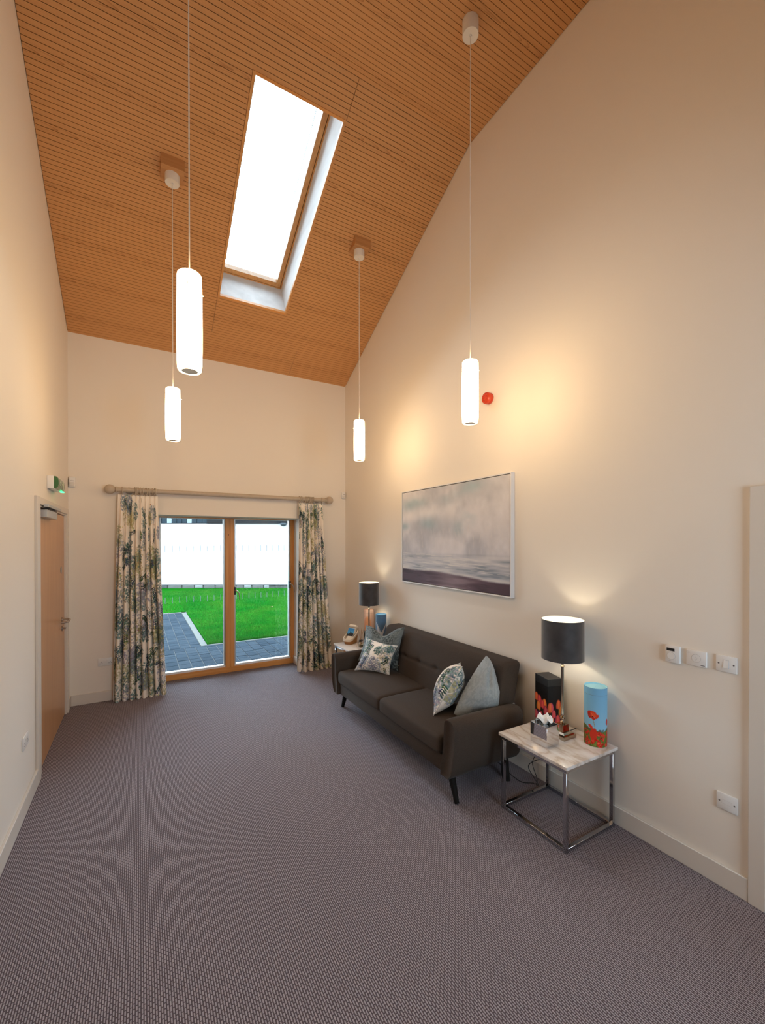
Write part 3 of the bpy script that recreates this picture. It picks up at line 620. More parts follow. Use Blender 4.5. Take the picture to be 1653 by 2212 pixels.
side_table(2.165, 2.676, 1.603, 2.145, 'white marble side table on a chrome cube frame, in front of the near armrest')
side_table(2.19, 2.69, 4.52, 5.09, 'white marble side table on a chrome frame behind the far armrest by the corner')
# ================================================================= TABLE LAMPS
M_shade = mat('charcoal_velvet_shade', (0.060, 0.055, 0.058, 1), 0.55, sheen=1.0, noise=(9, (0.030, 0.028, 0.030, 1)), spec=.3, bump=(25, .2)); M_lining = mat('champagne_lining', (0.86, 0.82, 0.72, 1), 0.45, bump=(60, .02))
def table_lamp(x, y, r, z0, z1, label, s=1.0):
    t = empty('table_lamp', (x, y, .52)); tag(t, label, 'table lamp', 'pair of charcoal shaded table lamps')
    zb = z0 - .52; bm = bmesh.new(); w_ = .062 * s
    def sq(w0, za, w1, zc_):
        vs = [bm.verts.new((a * w0, b * w0, za)) for a, b in ((-1, -1), (1, -1), (1, 1), (-1, 1))] + [bm.verts.new((a * w1, b * w1, zc_)) for a, b in ((-1, -1), (1, -1), (1, 1), (-1, 1))]
        for f in ((3, 2, 1, 0), (4, 5, 6, 7), (0, 1, 5, 4), (1, 2, 6, 5), (2, 3, 7, 6), (3, 0, 4, 7)): bm.faces.new([vs[i] for i in f])
    sq(w_, 0, w_, .022); sq(w_ * .88, .022, w_ * .80, .030); sq(w_ * .80, .030, w_ * .62, .040); sq(w_ * .50, .040, w_ * .44, .085); obj('base', bm, M_nickel, t)
    bm = bmesh.new(); lathe(bm, [(.010, .083), (.016, .090), (.017, .098), (.010, .106), (.0085, .112), (.017, .120), (.018, .130), (.010, .140), (.0125, .146), (.0125, .150), (.0088, .156), (.0095, zb - .060), (.012, zb - .056), (.013, zb - .052), (.008, zb - .044), (.007, zb - .036), (.016, zb - .022), (.017, zb - .014), (.010, zb - .004), (.010, zb + .05)], 24); obj('stem', bm, M_nickel, t, True)
    zt = z1 - .52; bm = bmesh.new(); lathe(bm, [(r - .0035, zb), (r, zb), (r, zt), (r - .0035, zt)], 64, cap=False); sh = obj('lamp_shade', bm, M_shade, t, True)
    bm = bmesh.new(); lathe(bm, [(r - .0036, zb + .0005), (r - .0036, zt - .0005)], 64, cap=False); obj('shade_lining', bm, M_lining, t, True)
    bm = bmesh.new(); bmesh.ops.create_uvsphere(bm, u_segments=20, v_segments=12, radius=.026, matrix=Matrix.Translation((0, 0, zb + .115))); obj('bulb', bm, emis('lamp_bulb_glow', (1.0, 0.86, 0.63), BULB_STRENGTH), t, True)
    bm = bmesh.new(); lathe(bm, [(.013, zb + .045), (.013, zb + .09)], 16); obj('bulb_holder', bm, M_white, t, True)
    bm = bmesh.new()
    for k in range(3):
        a = k * 2 * PI / 3 + .5; tube(bm, [(.01 * math.cos(a), .01 * math.sin(a), zb + .05), ((r - .004) * math.cos(a), (r - .004) * math.sin(a), zb + .03)], .0016, 6)
    obj('shade_carrier', bm, M_nickel, t, True); return t
table_lamp(2.500, 1.885, .137, 1.050, 1.318, 'charcoal velvet table lamp between the tulip box and the poppy tube, in front')
table_lamp(2.500, 4.690, .128, 1.052, 1.332, 'charcoal velvet table lamp behind the far end of the sofa, near the back corner')
# ================================================================= SCATTER TUBES AND BOX
M_card = mat('printed_card', rough=0.5, spec=.35, attr='print', bump=(300, .02))
def fac(x, y): return math.atan2(-y, -x)                      # angle that faces the middle of the room
def print_tube(x, y, r, h, C, cap, label, lid=.045, face=None):
    t = empty('scatter_tube', (x, y, .5202)); tag(t, label, 'urn tube'); a0 = fac(x, y) if face is None else face
    nu, nv = 180, 150
    def side(z0, z1, rr, nvv):
        a = a0 + np.linspace(-PI, PI, nu); z = np.linspace(z0, z1, nvv); A_, Z = np.meshgrid(a, z)
        return np.stack([rr * np.cos(A_), rr * np.sin(A_), Z], -1), sample(C, *np.meshgrid(np.linspace(0, 1, nu), z / h))
    P_, c_ = side(0, h - lid - .0012, r, nv); painted_grid('tube_body', P_, c_, M_card, t)
    P_, c_ = side(h - lid, h, r, 20); ld = painted_grid('lid', P_, c_, M_card, t)
    mc = mat('card_' + label.split()[0], (*lin(cap), 1), .5, bump=(200, .02)); bm = bmesh.new(); lathe(bm, [(r, h), (r - .003, h + .0005), (r - .005, h - .001), (r - .006, h - .008), (.001, h - .008)], 64, cap=False); obj('lid_top', bm, mc, ld, True)
    bm = bmesh.new(); lathe(bm, [(r - .001, h - lid - .004), (r - .001, h - lid + .002)], 48, cap=False); obj('lid_joint', bm, M_grey, t, True)
    bm = bmesh.new(); lathe(bm, [(r - .002, .0003), (r - .002, .001)], 48); obj('tube_base', bm, M_black, t, True)
    return t
def poppies():
    W_, H_ = 720, 560; C = np.ones((H_, W_, 3)); g = np.random.default_rng(3); yy = np.linspace(0, 1, H_)[:, None, None]
    C[:] = c8(118, 176, 214) * (1 - yy) + c8(150, 204, 232) * yy
    hor = int(H_ * .70)
    n1 = fbm(H_, W_, 60, 4, 2); 
    for x in range(W_):
        h0 = int(hor + 22 * math.sin(x * .02) - 30 * (n1[hor, x] - .5)); C[h0:, x] = c8(96, 108, 44)
    gr = fbm(H_, W_, 8, 2, 9, (.4, 3)); mk = np.zeros((H_, W_), bool); mk[hor + 15:] = True
    C[mk] = C[mk] * (.6 + .9 * gr[mk][:, None])
    for i in range(60): ell(C, g.random() * W_, hor + 2 + g.random() * 12, 12, 10, 0, c8(70, 84, 74), .5)
    for i in range(150):
        x, y = g.random() * W_, hor + 20 + g.random() * (H_ - hor - 20); s = 9 + 16 * g.random() * ((y - hor) / (H_ - hor)) + 4
        for k in range(4): ell(C, x + g.normal(0, s * .4), y + g.normal(0, s * .25), s * .8, s * .5, g.random() * 3, np.clip(c8(206, 48, 24) + g.normal(0, .07), 0, 1), .95)
        if g.random() < .5: ell(C, x, y, s * .2, s * .2, 0, c8(30, 14, 14), .9)
    def big(cx, cy, s):
        stroke(C, [(cx + .1 * s, cy + .3 * s), (cx + .5 * s, cy + 2.0 * s), (cx + .95 * s, cy + 4.3 * s)], 2.2, c8(158, 138, 70))
        for (dx, dy, a, b, an, cc) in ((-.25, -.35, 1.0, .72, .25, (196, 42, 22)), (.25, -.45, .8, .6, .4, (222, 72, 36)), (.95, .05, .62, .33, -.85, (214, 58, 28)), (.15, .45, .55, .32, .5, (200, 50, 26)), (-.65, .0, .40, .62, -.3, (180, 36, 20))): ell(C, cx + dx * s, cy + dy * s, a * s, b * s, an, c8(*cc))
        for k in range(26):
            a = -PI * g.random(); stroke(C, [(cx + .05 * s, cy + .12 * s), (cx + .05 * s + math.cos(a) * s * .8, cy + .12 * s + math.sin(a) * s * .7)], .8, np.clip(c8(232, 96, 52) + g.normal(0, .05), 0, 1), .35)
        ell(C, cx + .05 * s, cy + .12 * s, .16 * s, .12 * s, 0, c8(40, 20, 16))
    big(W_ * .455, H_ * .475, 46); ell(C, W_ * .43, H_ * .66, 30, 17, .6, c8(208, 54, 28)); ell(C, W_ * .69, H_ * .58, 22, 34, 0, c8(196, 44, 24)); ell(C, W_ * .47, H_ * .78, 40, 60, .2, c8(204, 50, 26))
    return C
def dove():
    W_, H_ = 480, 360; yy = np.linspace(0, 1, H_)[:, None, None]; C = np.ones((H_, W_, 3)) * (c8(84, 124, 160) * (1 - yy) + c8(100, 124, 170) * yy); wcol = c8(206, 212, 224)
    cx = W_ * .485
    for i in range(60):
        t = i / 60; ell(C, cx - 66 + 50 * t, H_ * (.25 + .30 * t), 8 + 12 * t, 16, -.3, wcol); ell(C, cx + 92 - 76 * t, H_ * (.24 + .31 * t), 3 + 15 * t, 12, .6, wcol)
    for k in range(6): ell(C, cx - 60 + 14 * k, H_ * (.26 + .055 * k), 4, 18, -.15, wcol)
    ell(C, cx, H_ * .62, 30, 44, .2, wcol); return C
def sunset():
    W_, H_ = 480, 360; yy = np.linspace(0, 1, H_)[:, None, None]; C = np.ones((H_, W_, 3)) * (c8(206, 172, 156) * (1 - yy) + c8(196, 156, 138) * yy); ell(C, W_ * .45, H_ * .42, 62, 88, 0, c8(204, 142, 104), .9)
    C[int(H_ * .62):] = C[int(H_ * .62):] * .3 + c8(110, 140, 160) * .7; ell(C, W_ * .27, H_ * .85, 60, 90, 0, c8(40, 38, 24)); ell(C, W_ * .72, H_ * .92, 60, 70, 0, c8(70, 54, 26)); return C
print_tube(2.604, 1.712, .0690, .378, poppies(), c8(150, 206, 228), 'sky blue cardboard tube printed with red poppies, right of the near lamp')
print_tube(2.600, 4.560, .0680, .425, dove(), c8(104, 168, 214), 'mid blue cardboard tube printed with a white dove, behind the sofa')
print_tube(2.600, 4.880, .0670, .440, sunset(), c8(232, 190, 168), 'peach sunset printed cardboard tube standing behind the far lamp stem')
def tulips(W_, H_, seed):
    g = np.random.default_rng(seed); C = np.ones((H_, W_, 3)) * c8(14, 12, 14); C[int(H_ * .80):] = C[int(H_ * .8):] * .5 + c8(70, 10, 70) * .5
    for i in range(10): ell(C, g.random() * W_, H_ * (.76 + .18 * g.random()), 22, 34, 0, c8(118, 20, 130), .8)
    spots = [(.05, .50), (.19, .53), (.38, .55), (.62, .61), (.90, .56), (.30, .60), (.14, .68), (.42, .70), (.56, .62), (.74, .76), (.97, .70), (.26, .86), (.50, .90), (.85, .88), (.66, .92), (.05, .9)]
    for i, (u, v) in enumerate(spots):
        x, y = (u + g.normal(0, .01)) * W_, v * H_; s = 92 * (.85 + .3 * g.random()); base = [c8(214, 92, 62), c8(206, 70, 84), c8(226, 128, 70), c8(190, 70, 100)][i % 4]
        stroke(C, [(x, y + s), (x + 4, H_)], 4, c8(56, 98, 44))
        ell(C, x, y, s * .62, s * 1.15, 0, base * .82); ell(C, x - s * .25, y + 2, s * .34, s * 1.02, .16, base); ell(C, x + s * .25, y + 2, s * .34, s * 1.0, -.16, np.clip(base * 1.08, 0, 1)); ell(C, x, y + 4, s * .2, s * 1.05, 0, np.clip(base + c8(30, 40, 10), 0, 1), .8)
    return C
th_ = .335
t = empty('keepsake_box', (2.619, 2.0965, .5202), math.radians(-17.5)); tag(t, 'tall black box printed with orange and pink tulips, left of the near lamp', 'box')
tx0, tx1, ty0, ty1 = -.0565, .0565, -.0795, .0795
hx_, hy_ = (tx1 - tx0) / 2, (ty1 - ty0) / 2; lidz = th_ - .055
Ct = tulips(640, 900, 8); n1, n2 = 110, 160
def face(pa, pb, ua, ub, z0, z1, name, par):
    u, v = np.linspace(0, 1, n1), np.linspace(0, 1, n2); uu, vv = np.meshgrid(u, v); pa, pb = np.array(pa), np.array(pb)
    P_ = np.zeros((n2, n1, 3)); P_[..., :2] = pa + (pb - pa) * uu[..., None]; P_[..., 2] = z0 + (z1 - z0) * vv
    return painted_grid(name, P_, sample(Ct, ua + (ub - ua) * uu, (z0 + (z1 - z0) * vv) / th_), M_card, par)
M_cardblack = mat('black_card', (0.012, 0.011, 0.012, 1), .45, bump=(200, .02))
B('box_core', -hx_ + .001, hx_ - .001, -hy_ + .001, hy_ - .001, 0, lidz, M_cardblack, t)
face((-hx_, hy_), (-hx_, -hy_), 0, .5, 0, lidz - .001, 'printed_panel', t); face((-hx_, -hy_), (hx_, -hy_), .5, 1, 0, lidz - .001, 'printed_panel', t)
B('lid', -hx_ - .0008, hx_ + .0008, -hy_ - .0008, hy_ + .0008, lidz, th_, M_cardblack, t, bev=.0015, seg=1)
# ---- mirrored tissue box and its tissue
M_mirror = mat('mirror_glass', (0.80, 0.80, 0.81, 1), 0.02, 1.0, noise=(5, (0.78, 0.78, 0.79, 1)))
t = empty('tissue_box', (2.316, 1.881, .5202)); tag(t, 'mirrored cube tissue box on the near marble table', 'tissue box'); h = .060; hz2 = .132
B('mirror_panel', -h, -h + .003, -h - .005, h + .005, 0, hz2, M_mirror, t, bev=.0006, seg=1); B('mirror_panel', h - .003, h, -h - .005, h + .005, 0, hz2, M_mirror, t, bev=.0006, seg=1)
B('mirror_panel', -h + .003, h - .003, -h - .005, -h - .002, 0, hz2, M_mirror, t, bev=.0006, seg=1); B('mirror_panel', -h + .003, h - .003, h + .002, h + .005, 0, hz2, M_mirror, t, bev=.0006, seg=1)
bm = bmesh.new(); n = 40; outer, inner = [], []
for i in range(n):
    a = 2 * PI * i / n; c, s = math.cos(a), math.sin(a); k = 1 / max(abs(c), abs(s)); outer.append(bm.verts.new((c * k * (h - .003), s * k * (h + .002), hz2 - .002))); inner.append(bm.verts.new((c * .018, s * .034, hz2 - .002)))
for i in range(n): bm.faces.new((outer[i], outer[(i + 1) % n], inner[(i + 1) % n], inner[i]))
obj('mirror_top', bm, M_mirror, t)
tis = empty('paper_tissue', (2.316, 1.881, .5202 + hz2 - .03)); tag(tis, 'white paper tissue pulled up out of the mirrored box', 'tissue')
nn = 46; u = np.linspace(-1, 1, nn); uu, vv = np.meshgrid(u, u); rr = np.sqrt(uu ** 2 + vv ** 2); aa = np.arctan2(vv, uu)
P_ = np.stack([(.012 + .034 * np.clip(rr, 0, 1)) * np.cos(aa) * np.clip(rr * 2.5, 0, 1) * (1 + .25 * np.sin(3 * aa)), (.012 + .042 * np.clip(rr, 0, 1)) * np.sin(aa) * np.clip(rr * 2.5, 0, 1), .075 * np.clip(rr * 1.6, 0, 1) - .055 * np.clip(rr - .62, 0, 1) + .014 * np.sin(5 * aa) * rr + .018 * (fbm(nn, nn, 12, 3, 4) - .5)], -1)
painted_grid('tissue_sheet', P_, np.ones((nn, nn, 3)) * .95, mat('soft_paper', rough=.9, attr='print', bump=(120, .3)), tis)
# ---- basket with liner, rolled towel, card
M_wicker = mat('honey_wicker', (0.42, 0.20, 0.065, 1), 0.6, noise=(90, (0.26, 0.105, 0.028, 1), (1, 1, 2.2)), bump=(160, .9)); M_cotton = mat('cream_cotton', (0.74, 0.66, 0.56, 1), .9, bump=(150, .4), sheen=.2)
bk_ = empty('wicker_basket', (2.385, 4.985, .5202), math.radians(212)); tag(bk_, 'small wicker basket with a cream cloth liner on the far marble table', 'basket')
# local +x = low front, -x = high back
def ring_pts(a, b, z, tilt, n=28):
    out = []
    for i in range(n):
        t_ = 2 * PI * i / n; c, s = math.cos(t_), math.sin(t_); k = (abs(c) ** 4 + abs(s) ** 4) ** -.25; x, y_ = a * c * k, b * s * k; out.append((x, y_, z - tilt * x))
    return out
def skin(bm, rings, close=False):
    R_ = [[bm.verts.new(p) for p in r] for r in rings]; n = len(R_[0])
    for A_, B_ in zip(R_, R_[1:]):
        for i in range(n): bm.faces.new((A_[i], A_[(i + 1) % n], B_[(i + 1) % n], B_[i]))
    return R_
bm = bmesh.new(); R_ = skin(bm, [ring_pts(.080, .056, .001, 0), ring_pts(.086, .062, .05, .20), ring_pts(.092, .068, .100, .48), ring_pts(.086, .062, .100, .48), ring_pts(.074, .050, .006, 0)]); bm.faces.new(R_[0][::-1]); bm.faces.new(R_[-1]); obj('woven_body', bm, M_wicker, bk_, True)
M_wk2 = mat('wicker_weaver', (0.36, 0.165, 0.05, 1), .55, bump=(200, .4))
for k in range(8):
    f = (k + .4) / 8.6; bm = bmesh.new(); rp = ring_pts(.081 + .012 * f, .057 + .012 * f, .005 + .090 * f, .44 * f, 44); rp = [(x * (1 + .02 * (-1) ** (i // 2)), y_ * (1 + .02 * (-1) ** (i // 2)), z) for i, (x, y_, z) in enumerate(rp)]; tube(bm, rp + [rp[0]], .0048, 6); obj('woven_strand', bm, M_wk2, bk_, True)
bm = bmesh.new(); skin(bm, [ring_pts(.095, .071, .080, .46), ring_pts(.100, .076, .094, .48), ring_pts(.098, .074, .112, .49), ring_pts(.089, .065, .114, .49), ring_pts(.082, .058, .080, .45), ring_pts(.07, .045, .02, .1)]); obj('cloth_liner', bm, M_cotton, bk_, True)
def local(o, e_): o.parent = None; return o
rt = empty('rolled_towel', bk_.location, bk_.rotation_euler.z); tag(rt, 'cream folded towel sticking up at the back of the wicker basket', 'towel')
soft_box('towel_roll', (.050, .100, .110), .020, M_cotton, rt, (-.046, 0, .150), (0, -.45, 0), seg=(3, 4, 5)); soft_box('towel_fold', (.070, .108, .038), .016, M_cotton, rt, (-.068, .002, .205), (0, -.45, 0), seg=(3, 4, 2))
fc = empty('picture_card', bk_.location, bk_.rotation_euler.z); tag(fc, 'small card with a blue sky picture leaning in the wicker basket', 'card')
Cc = np.ones((120, 160, 3)) * c8(70, 150, 206); Cc[:40] = c8(52, 130, 196)
for i in range(60): ell(Cc, rng.random() * 160, 84 + rng.random() * 40, 18, 12, 0, c8(34, 32, 30))
ell(Cc, 70, 60, 8, 24, 0, c8(26, 26, 26)); ell(Cc, 110, 66, 9, 18, 0, c8(30, 28, 28))
uu, vv = np.meshgrid(np.linspace(0, 1, 60), np.linspace(0, 1, 44)); P_ = np.stack([.028 - .056 * vv, -.048 + .096 * uu, .098 + .090 * vv], -1)
painted_grid('card_face', P_, sample(Cc, uu, vv), M_card, fc); B('card_stock', -.0012, 0, -.0485, .0485, -.053, .053, M_white, fc, loc=(-.0014, 0, .1430), rot=(0, -.5566, 0))
bf = empty('folded_cloth', bk_.location, bk_.rotation_euler.z); tag(bf, 'pale folded flannel lying at the low front of the wicker basket', 'cloth'); soft_box('cloth_fold', (.085, .080, .04), .014, M_cotton, bf, (.030, .004, .072), (0, .55, 0), seg=(4, 4, 2))
# ---- reed diffuser
M_amber = mat('clear_bottle_glass', (0.93, 0.88, 0.80, 1), 0.03, trans=0.9, noise=(4, (0.92, 0.86, 0.78, 1))); rd = empty('reed_diffuser', (2.405, 4.735, .5202)); tag(rd, 'small glass reed diffuser with dark bow and sticks beside the basket', 'reed diffuser')
bm = bmesh.new(); box(bm, -.024, .024, -.024, .024, .001, .070, .006, 2); obj('bottle', bm, M_glass, rd, True); B('scented_oil', -.021, .021, -.021, .021, .004, .036, mat('amber_oil', (0.55, 0.38, 0.20, 1), .2, noise=(5, (0.5, 0.34, 0.18, 1))), rd, bev=.003); bm = bmesh.new(); lathe(bm, [(.012, .072), (.012, .085), (.014, .087)], 20); obj('neck', bm, M_black, rd, True)
bm = bmesh.new(); torus(bm, (-.012, 0, .080), .011, .004, 'y', 14, 6); torus(bm, (.014, 0, .080), .010, .004, 'y', 14, 6); obj('bow', bm, M_black, rd, True)
for k in range(7):
    a = k * .9; dx, dy = .045 * math.cos(a), .045 * math.sin(a); T('reed', [(-dx * .35, -dy * .35, .006), (0, 0, .09), (dx, dy, .235)], .0015, mat('rattan_reed', (0.42, 0.22, 0.09, 1), .7), rd, 6)
# ================================================================= PAINTING
pt = empty('framed_painting', (XR, 3.345, 1.39)); tag(pt, 'large framed seascape painting with pale clouds hung above the sofa', 'painting')
PY0, PY1, PZ0, PZ1 = 2.502, 4.186, 1.376, 2.424
def PB(name, m, *b):
    bm = bmesh.new(); box(bm, *b, bev=.0015, seg=1); o = obj(name, bm, m, pt); o.matrix_parent_inverse = Matrix.Translation((-XR, -3.345, -1.39)); return o
M_frame = mat('white_painted_frame', (0.74, 0.74, 0.76, 1), .4, bump=(50, .02)); fx0, fx1 = XR - .045, XR - .002
PB('frame_rail', M_frame, fx0, fx1, PY0, PY0 + .012, PZ0, PZ1); PB('frame_rail', M_frame, fx0, fx1, PY1 - .012, PY1, PZ0, PZ1); PB('frame_rail', M_frame, fx0, fx1, PY0 + .012, PY1 - .012, PZ0, PZ0 + .012); PB('frame_rail', M_frame, fx0, fx1, PY0 + .012, PY1 - .012, PZ1 - .012, PZ1)
PB('shadow_backing', M_dark, XR - .02, XR - .004, PY0 + .01, PY1 - .01, PZ0 + .01, PZ1 - .01)
HH, WW = 420, 660; Y_, X_ = np.mgrid[0:HH, 0:WW]; Yn, Xn = Y_ / HH, X_ / WW            # x = 0 far (left) end
n1 = fbm(HH, WW, 170, 5, 21); n2 = fbm(HH, WW, 110, 4, 22, (1, .6)); n3 = fbm(HH, WW, 34, 3, 23, (.8, 1.3)); ns = fbm(HH, WW, 60, 4, 24, (5, .45))
Cn = np.ones((HH, WW, 3)) * c8(186, 188, 198); Cn = Cn + (c8(222, 220, 226) - Cn) * np.clip((n1 - .40) * 4, 0, 1)[..., None] * .85
def cloud(cx, cy, rx, ry, col, k):
    global Cn
    m_ = np.exp(-(((Xn - cx) / rx) ** 2 + ((Yn - cy) / ry) ** 2)) * np.clip(.55 + (n2 - .45) * 3.5, 0, 1); Cn = Cn * (1 - (m_ * k)[..., None]) + col * (m_ * k)[..., None]
for a in ((.10, .15, .10, .07), (.22, .12, .10, .05), (.50, .09, .07, .10), (.62, .07, .16, .06), (.74, .05, .10, .04), (.30, .36, .09, .10), (.60, .42, .05, .06), (.70, .30, .08, .09), (.02, .38, .06, .04)): cloud(*a, c8(160, 182, 194), .85)
for a in ((.30, .25, .20, .07), (.55, .25, .10, .10), (.85, .18, .15, .12), (.08, .27, .07, .05)): cloud(*a, c8(232, 230, 234), .85)
Cn += ((n3 - .5) * .06)[..., None]
sea = np.clip((Yn - .66) * 14, 0, 1)[..., None]; S_ = np.ones_like(Cn) * c8(176, 180, 192); k = np.clip((ns - .45) * 4, 0, 1)[..., None]; S_ = S_ * (1 - k) + c8(208, 208, 212) * k; k = np.clip((.42 - ns) * 6, 0, 1)[..., None]; S_ = S_ * (1 - k) + c8(136, 146, 160) * k
Cn = Cn * (1 - sea) + S_ * sea
for i in range(60):
    y = HH * (.68 + .20 * rng.random()); x = WW * rng.random(); ell(Cn, x, y, 20 + 50 * rng.random(), 1.6, 0.03, c8(222, 220, 218), .55)
bd = .845 + .01 * np.sin(Xn * 9) + .028 * np.clip((Xn - .32) * 4, 0, 1) + .02 * np.clip((Xn - .75) * 3, 0, 1) + .004 * (n3 - .5)
dk = np.clip((Yn - bd) * 60, 0, 1)[..., None]; Dk = np.ones_like(Cn) * c8(82, 62, 74); k = np.clip((ns - .46) * 4, 0, 1)[..., None] * np.clip(1 - abs(Xn - .52) * 2.6, 0, 1)[..., None]; Dk = Dk * (1 - k) + c8(150, 132, 142) * k; k = np.clip((.45 - ns) * 4, 0, 1)[..., None]; Dk = Dk * (1 - k) + c8(58, 40, 50) * k
Dk = Dk + (c8(140, 122, 132) - Dk) * (np.exp(-((Xn - .52) / .16) ** 2) * .75)[..., None]
Cn = Cn * (1 - dk) + Dk * dk; foam = np.exp(-((Yn - bd + .006) / .006) ** 2)[..., None] * .5; Cn = Cn * (1 - foam) + c8(214, 210, 208) * foam
for i in range(70):
    x = WW * rng.random(); y = HH * (.42 + .22 * rng.random()); ell(Cn, x, y, 2.2, 7 + 10 * rng.random(), rng.normal(0, .12), c8(218, 214, 214), .30)
Cn = np.clip(Cn, 0, 1)
uu, vv = np.meshgrid(np.linspace(0, 1, 330), np.linspace(0, 1, 210)); P_ = np.stack([np.full_like(uu, XR - .040), PY1 - .017 - (PY1 - PY0 - .034) * uu, PZ0 + .017 + (PZ1 - PZ0 - .034) * vv], -1)
o = painted_grid('canvas', P_, sample(Cn, uu, vv), mat('oil_canvas', rough=.6, attr='print', spec=.3, bump=(180, .3)), pt); o.matrix_parent_inverse = Matrix.Translation((-XR, -3.345, -1.39))
# ================================================================= CURTAINS
ry, rz, rr_ = D - .100, 2.446, .0275
cp = empty('curtain_pole', (1.05, D, rz)); tag(cp, 'putty painted curtain pole with ball finials across the patio doors', 'curtain pole'); CI = Matrix.Translation((-1.05, -D, -rz))
def CPo(o): o.matrix_parent_inverse = CI; return o
RX0, RX1 = -.222, 2.338
bm = bmesh.new(); lathe(bm, [(rr_, RX0), (rr_, RX1)], 28, (0, ry, rz), axis='x'); CPo(obj('pole', bm, M_rod, cp, True))
for x, s in ((RX0, -1), (RX1, 1)):
    bm = bmesh.new(); pr = [(.027, 0), (.036, .003), (.036, .012), (.026, .016), (.022, .022)] + [(.055 * math.sin(a), .070 - .055 * math.cos(a)) for a in np.linspace(.45, PI - .03, 14)]
    lathe(bm, [(r, s * z) for r, z in pr], 28, (x, ry, rz), axis='x'); CPo(obj('finial', bm, M_rod, cp, True))
for x in (-.105, 2.245):
    bm = bmesh.new(); lathe(bm, [(.040, -.001), (.040, -.012), (.030, -.018), (.019, -.026), (.017, -.055), (.026, -.074)], 24, (x, D, rz), axis='y'); CPo(obj('bracket', bm, M_rod, cp, True))
def curtain(xt0, xt1, xb0, xb1, nfold, seed, label, rings_x, zt, yb):
    t = empty('curtain', ((xt0 + xt1) / 2, ry, 0)); tag(t, label, 'curtain', 'pair of foliage print curtains at the patio doors'); inv = Matrix.Translation((-(xt0 + xt1) / 2, -ry, 0))
    nu, nv = 380, 520; g = np.random.default_rng(seed); u = np.linspace(0, 1, nu); v = np.linspace(0, 1, nv); uu, vv = np.meshgrid(u, v)
    ph = np.cumsum(.7 + .6 * g.random(nfold * 4)); ph = np.interp(np.linspace(0, 1, nu), np.linspace(0, 1, nfold * 4), (ph - ph[0]) / (ph[-1] - ph[0])) * nfold * 2 * PI
    ph2 = ph[None] + .5 * np.sin(vv * 2.1 + uu * 3 + seed)
    low = 1 - vv; x0 = xt0 + (xb0 - xt0) * low ** .9; x1 = xt1 + (xb1 - xt1) * low ** 1.25
    amp = .018 + .026 * np.clip(low * 1.6, 0, 1); amp = amp * (.75 + .5 * np.interp(uu, np.linspace(0, 1, 9), g.random(9)))
    X = x0 + (x1 - x0) * uu + .010 * np.sin(ph2 * 1.0 + 1.2) * np.clip(low * 2, 0, 1)
    Yv = ry + .014 + yb * low + amp * np.sin(ph2) - .004 * np.sin(2 * ph2)
    pk = np.exp(-((1 - vv) / .035) ** 2); Yv = Yv * (1 - pk * .5) + (ry + .012) * pk * .5
    Z = .006 + (zt - .006) * vv + .004 * np.sin(ph2) * (vv < .02)
    Wm, Hm = (xb1 - xb0) * 2.1, 2.4; C = foliage(int(Wm * 360), int(Hm * 360), 360, seed, 1.5)
    o = painted_grid('drape', np.stack([X, Yv, Z], -1), sample(C, uu, vv), M_print, t); o.matrix_parent_inverse = inv
    for x in rings_x:
        bm = bmesh.new(); torus(bm, (x, ry, rz - .010), .043, .0048, 'x', 26, 8, g.normal(0, .28)); o = obj('curtain_ring', bm, M_rod, t, True); o.matrix_parent_inverse = inv
    return t
curtain(-.214, .192, -.280, .268, 8, 3, 'wide foliage print curtain gathered left of the patio doors', (-.172, -.045, -.028, -.010, .012, .040, .068, .098, .135, .160, .172), 2.392, -.018)
curtain(1.950, 2.312, 1.905, 2.445, 7, 9, 'foliage print curtain gathered right of the patio doors beside the corner', (1.955, 1.985, 2.04, 2.062, 2.085, 2.108, 2.128, 2.146, 2.162, 2.29), 2.392, -.018)
# ================================================================= WALL FITTINGS
def plate(name, cat, label, wall, y, z, w_, h_, t_, extra, m=None, bev=.003):
    """wall plate; local x = along the wall to the viewer's right, y = out of the wall, z up"""
    if wall == 'right': loc, rzz = (XR, y, z), PI / 2       # out = -x
    elif wall == 'left': loc, rzz = (XL, y, z), -PI / 2     # out = +x
    else: loc, rzz = (y, D, z), PI                          # back wall, out = -y
    t = empty(name, loc, rzz); tag(t, label, cat); bm = bmesh.new(); box(bm, -w_ / 2, w_ / 2, .0005, t_, -h_ / 2, h_ / 2, bev, 2); obj('plate', bm, m or M_white, t, True)
    extra(t); return t
def mp(t, name, x0, x1, y0, y1, z0, z1, m, bev=0, par=None): return B(name, x0, x1, y0, y1, z0, z1, m, par or t, bev=bev, seg=1)
def disc(t, name, x, z, r, y0, y1, m, n=32, ry_=None):
    bm = bmesh.new(); lathe(bm, [(r, y0), (r, y1)], n, (x, 0, z), axis='y'); return obj(name, bm, m, t, True)
def sw_thermo(t):
    y = .022; mp(t, 'display', -.030, .012, y, y + .0012, .018, .034, M_black); disc(t, 'dial_ring', -.006, -.010, .0215, y, y + .0008, M_line); disc(t, 'dial', -.006, -.010, .0200, y, y + .003, M_white)
    bm = bmesh.new(); prism(bm, [(.022, .0225), (.037, .012), (.037, .0), (.022, .0)], -.046, .046, 'z'); obj('side_bevel', bm, M_white, t)
    mp(t, 'brand_line', -.028, -.008, y, y + .0004, -.040, -.038, M_line)
